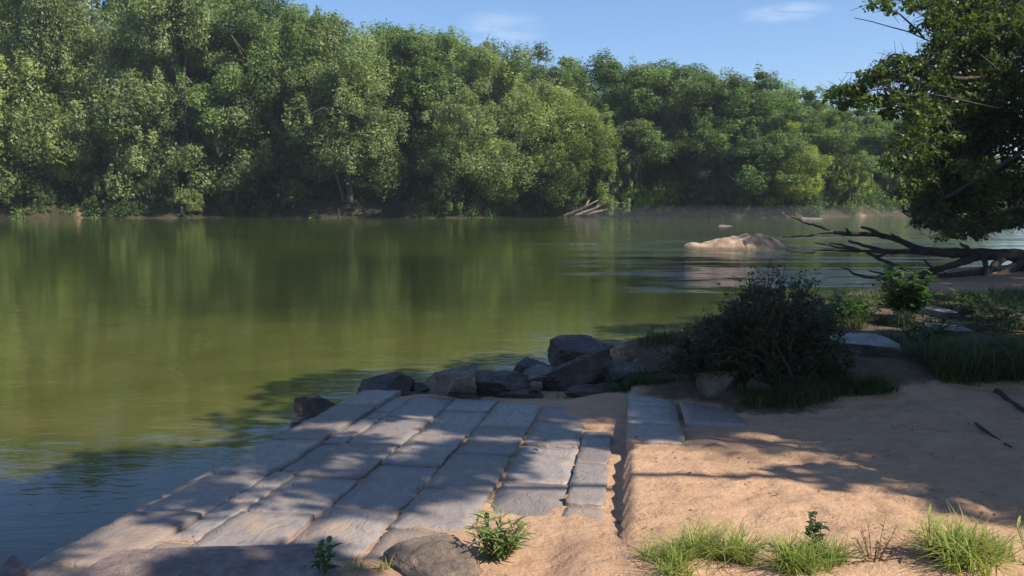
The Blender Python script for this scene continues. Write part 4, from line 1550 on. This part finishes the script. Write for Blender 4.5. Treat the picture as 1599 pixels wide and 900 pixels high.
def shade_trees():
    """the trees standing right of the picture, whose branches shade the ramp and the bank"""
    rs = random.Random(91)
    bx = [-4, -2.5, -1.0, -0.2, 0.5, 1.0, 1.5, 2.4, 5, 12]
    by = [4.1, 4.15, 4.15, 4.45, 5.2, 5.75, 4.75, 3.9, 3.2, 3.0]
    holes = [(-0.75, 5.9, 0.22), (-0.55, 6.6, 0.2), (-1.2, 6.1, 0.2), (0.25, 5.55, 0.2), (-0.9, 5.1, 0.16), (0.15, 4.75, 0.22), (1.5, 5.2, 0.25), (2.0, 5.0, 0.22), (-1.45, 4.7, 0.2), (0.8, 6.2, 0.18), (1.7, 5.6, 0.2)]
    wl = [(-2.3, 8.2), (-2.9, 7.0), (-3.7, 6.2), (-5.2, 5.4)]
    sets = [[], [], []]
    trees = [(9.5, 2.5), (11.5, 7.0), (15.0, 11.5)]
    S_ = SUN_DIR / SUN_DIR.z
    n = 0
    while n < 1500:
        x = rs.uniform(-2.3, 13); y = rs.uniform(3.0, 19.5)
        if n % 5 < 3: x = rs.uniform(-2.2, 5.5); y = rs.uniform(3.0, 9.0)
        if x < -1.6 and n % 8 and rs.random() < (0.35 if y < 5 else 0.85): continue
        if n % 8 == 7: x = rs.uniform(-5.6, -2.3); y = rs.uniform(2.6, np.interp(-x, [1.9, 2.9, 3.7, 5.6], [7.0, 6.0, 5.4, 4.8]))
        lim = np.interp(x, bx, by)
        if n % 8 == 7: pass
        elif y < lim + 0.1:
            if not (x < -0.9 and y < 3.55 and rs.random() < 0.6): continue
        if n % 8 != 7 and y < lim + 0.55 and rs.random() < 0.45: continue
        if n % 8 != 7 and y > 9 and x < shore_x(y) - 2.0: continue
        if any(math.hypot(x - a, (y - b)) < r + 0.22 for a, b, r in holes) and rs.random() < 0.9: continue
        lo = max(5.6, 3.6 + 0.25 * y)
        h = lo + rs.random() ** 1.3 * 4.5
        p = Vector((x, y, 0.35)) + S_ * (h - 0.35)
        if p.x < 0.66 * p.y + 0.8 and p.z < 3.2 + 0.25 * p.y: continue
        r = rs.uniform(0.18, 0.48)
        k = min(range(3), key=lambda i: abs(trees[i][1] - p.y))
        sets[k].append((tuple(p), (r, r, r * 0.6), (95 if y < 9 else 170), rs.random()))
        n += 1
    for i in range(330):
        x = rs.uniform(7, 16); y = rs.uniform(13.5, 21)
        h = 3.8 + 0.25 * y + rs.random() * 4
        p = Vector((x, y, 0.2)) + S_ * h
        r = rs.uniform(0.35, 0.6)
        if p.x < 0.66 * p.y + 0.8 and p.z < 3.2 + 0.25 * p.y: continue
        sets[2].append((tuple(p), (r, r, r * 0.6), 190, rs.random()))
    labs = ['spreading tree just right of the picture that shades the stone ramp',
            'spreading tree right of the picture that shades the bush and the bank',
            'spreading tree right of the picture that shades the sand spit']
    for k in range(3):
        f = trees[k]
        near_tree('shade_tree', (f[0], f[1], gz(*f)), sets[k], labs[k], 'trees shading the near bank', 0.15, 200 + k, 0.13, 'near_leaf', None, 4.2, 9)


def shore_x(y):
    return float(np.interp(y, [7.75, 8.6, 9.5, 10.9, 13.8, 16.6, 19.2, 24], [-1.5, 0.9, 1.8, 3.2, 5.4, 7.4, 9.4, 20]))


shade_trees()
for i, (x, y, h) in enumerate(((26.2, 13.0, 21), (31, 20, 22), (26, 5, 19), (27.5, 16.5, 20), (36, 14, 23))):
    e = empty('river_tree', (x, y, gz(x, y) - 0.3))
    cr, tr = PROTO[(0, 4, 2, 1, 0)[i]]
    e.scale = (1, 1, h / PH)
    link('trunk', tr, e); b = link('crown', cr, e); b.color = (*MID, 1)
    tag(e, 'bank tree standing right of the picture behind the overhanging tree', 'tree', 'near bank trees beyond the right edge')

# ---------------------------------------------------------------- air
def air(name, lo, hi, dens, label, col=(0.80, 0.88, 1.0), aniso=0.3):
    V = [(x, y, z) for z in (lo[2], hi[2]) for y in (lo[1], hi[1]) for x in (lo[0], hi[0])]
    me = mesh_np(name, V, [(0, 2, 3, 1), (4, 5, 7, 6), (0, 1, 5, 4), (2, 6, 7, 3), (0, 4, 6, 2), (1, 3, 7, 5)])
    m = bpy.data.materials.new(name); m.use_nodes = True
    t = m.node_tree; t.nodes.remove(t.nodes['Principled BSDF'])
    pv = t.nodes.new('ShaderNodeVolumePrincipled')
    pv.inputs['Color'].default_value = (*col, 1); pv.inputs['Density'].default_value = dens; pv.inputs['Anisotropy'].default_value = aniso
    t.links.new(pv.outputs[0], t.nodes['Material Output'].inputs['Volume'])
    o = link(name, me, None, m)
    tag(o, label, name, None, 'stuff')


air('haze', (-760, -80, -4), (760, 960, 60), 0.0006, 'faint morning haze in the air over the river')
air('mist', (4, 38, 0.03), (48, 65, 1.1), 0.0028, 'thin white mist lying low on the water towards the far bank', (1, 1, 1))

# ---------------------------------------------------------------- camera, light
cam = bpy.data.cameras.new('camera')
cam.sensor_fit = 'HORIZONTAL'
cam.sensor_width = 36
cam.lens = 36 * F_PX / 1599
cam.clip_end = 3000
co = bpy.data.objects.new('camera', cam)
COL.objects.link(co)
co.location = (0, 0, CAM_H)
co.rotation_euler = (math.pi / 2 - PITCH, 0, 0)
S.camera = co

sun = bpy.data.lights.new('sun', 'SUN')
sun.energy = 4.9
sun.angle = math.radians(0.53)
sun.color = (1.0, 0.93, 0.80)
so = bpy.data.objects.new('sun', sun)
COL.objects.link(so)
so.rotation_euler = SUN_DIR.to_track_quat('Z', 'Y').to_euler()

w = bpy.data.worlds.new('World')
S.world = w
w.use_nodes = True
nt = w.node_tree
sky = N(nt, 'ShaderNodeTexSky', sky_type='NISHITA')
sky.sun_disc = False
sky.sun_elevation = math.radians(SUN_EL)
sky.sun_rotation = math.radians(SUN_AZ)
sky.air_density = 1.0; sky.dust_density = 0.1; sky.ozone_density = 5.0
# thin high wisps of cloud
v = N(nt, 'ShaderNodeTexCoord').outputs['Generated']
bg = nt.nodes['Background']


def wisp(px, py, wx, wy, seed):
    d = ray(px, py).normalized()
    sub = N(nt, 'ShaderNodeVectorMath', operation='SUBTRACT'); nt.links.new(v, sub.inputs[0]); sub.inputs[1].default_value = d
    mp = N(nt, 'ShaderNodeMapping'); mp.inputs['Scale'].default_value = (1 / wx, 1 / wx, 1 / wy); nt.links.new(sub.outputs[0], mp.inputs['Vector'])
    ln = N(nt, 'ShaderNodeVectorMath', operation='LENGTH'); nt.links.new(mp.outputs[0], ln.inputs[0])
    mp2 = N(nt, 'ShaderNodeMapping'); mp2.inputs['Scale'].default_value = (14, 14, 70); mp2.inputs['Location'].default_value = (seed, 0, 0); nt.links.new(v, mp2.inputs['Vector'])
    nz = noise(nt, mp2.outputs[0], 1.0, 6, 0.6, 0.8)
    k = math_n(nt, 'SUBTRACT', 1.0, ln.outputs['Value'], True)
    return math_n(nt, 'MULTIPLY', math_n(nt, 'MULTIPLY', k, 1.6, True), ramp(nt, nz, [(0.35, 0.0), (0.65, 1.0)]))


c1 = wisp(1225, 20, 0.055, 0.012, 1.0)
c2 = wisp(785, 48, 0.06, 0.028, 4.0)
cc = math_n(nt, 'ADD', math_n(nt, 'MULTIPLY', c1, 0.38), math_n(nt, 'MULTIPLY', c2, 0.25), True)
c = mixc(nt, cc, mixc(nt, 1.0, sky.outputs[0], (0.90, 0.97, 1.06), 'MULTIPLY'), (6.5, 7.2, 8.0))
nt.links.new(c, bg.inputs['Color'])
bg.inputs['Strength'].default_value = 0.095

S.view_settings.view_transform = 'Standard'
S.view_settings.look = 'None'
S.view_settings.exposure = 0.72
S.view_settings.gamma = 1
S.view_settings.use_curve_mapping = False
S.cycles.max_bounces = 6
S.cycles.diffuse_bounces = 3
S.cycles.glossy_bounces = 3
S.cycles.transmission_bounces = 4
S.cycles.transparent_max_bounces = 8
S.cycles.caustics_reflective = False
S.cycles.caustics_refractive = False
S.cycles.use_denoising = True
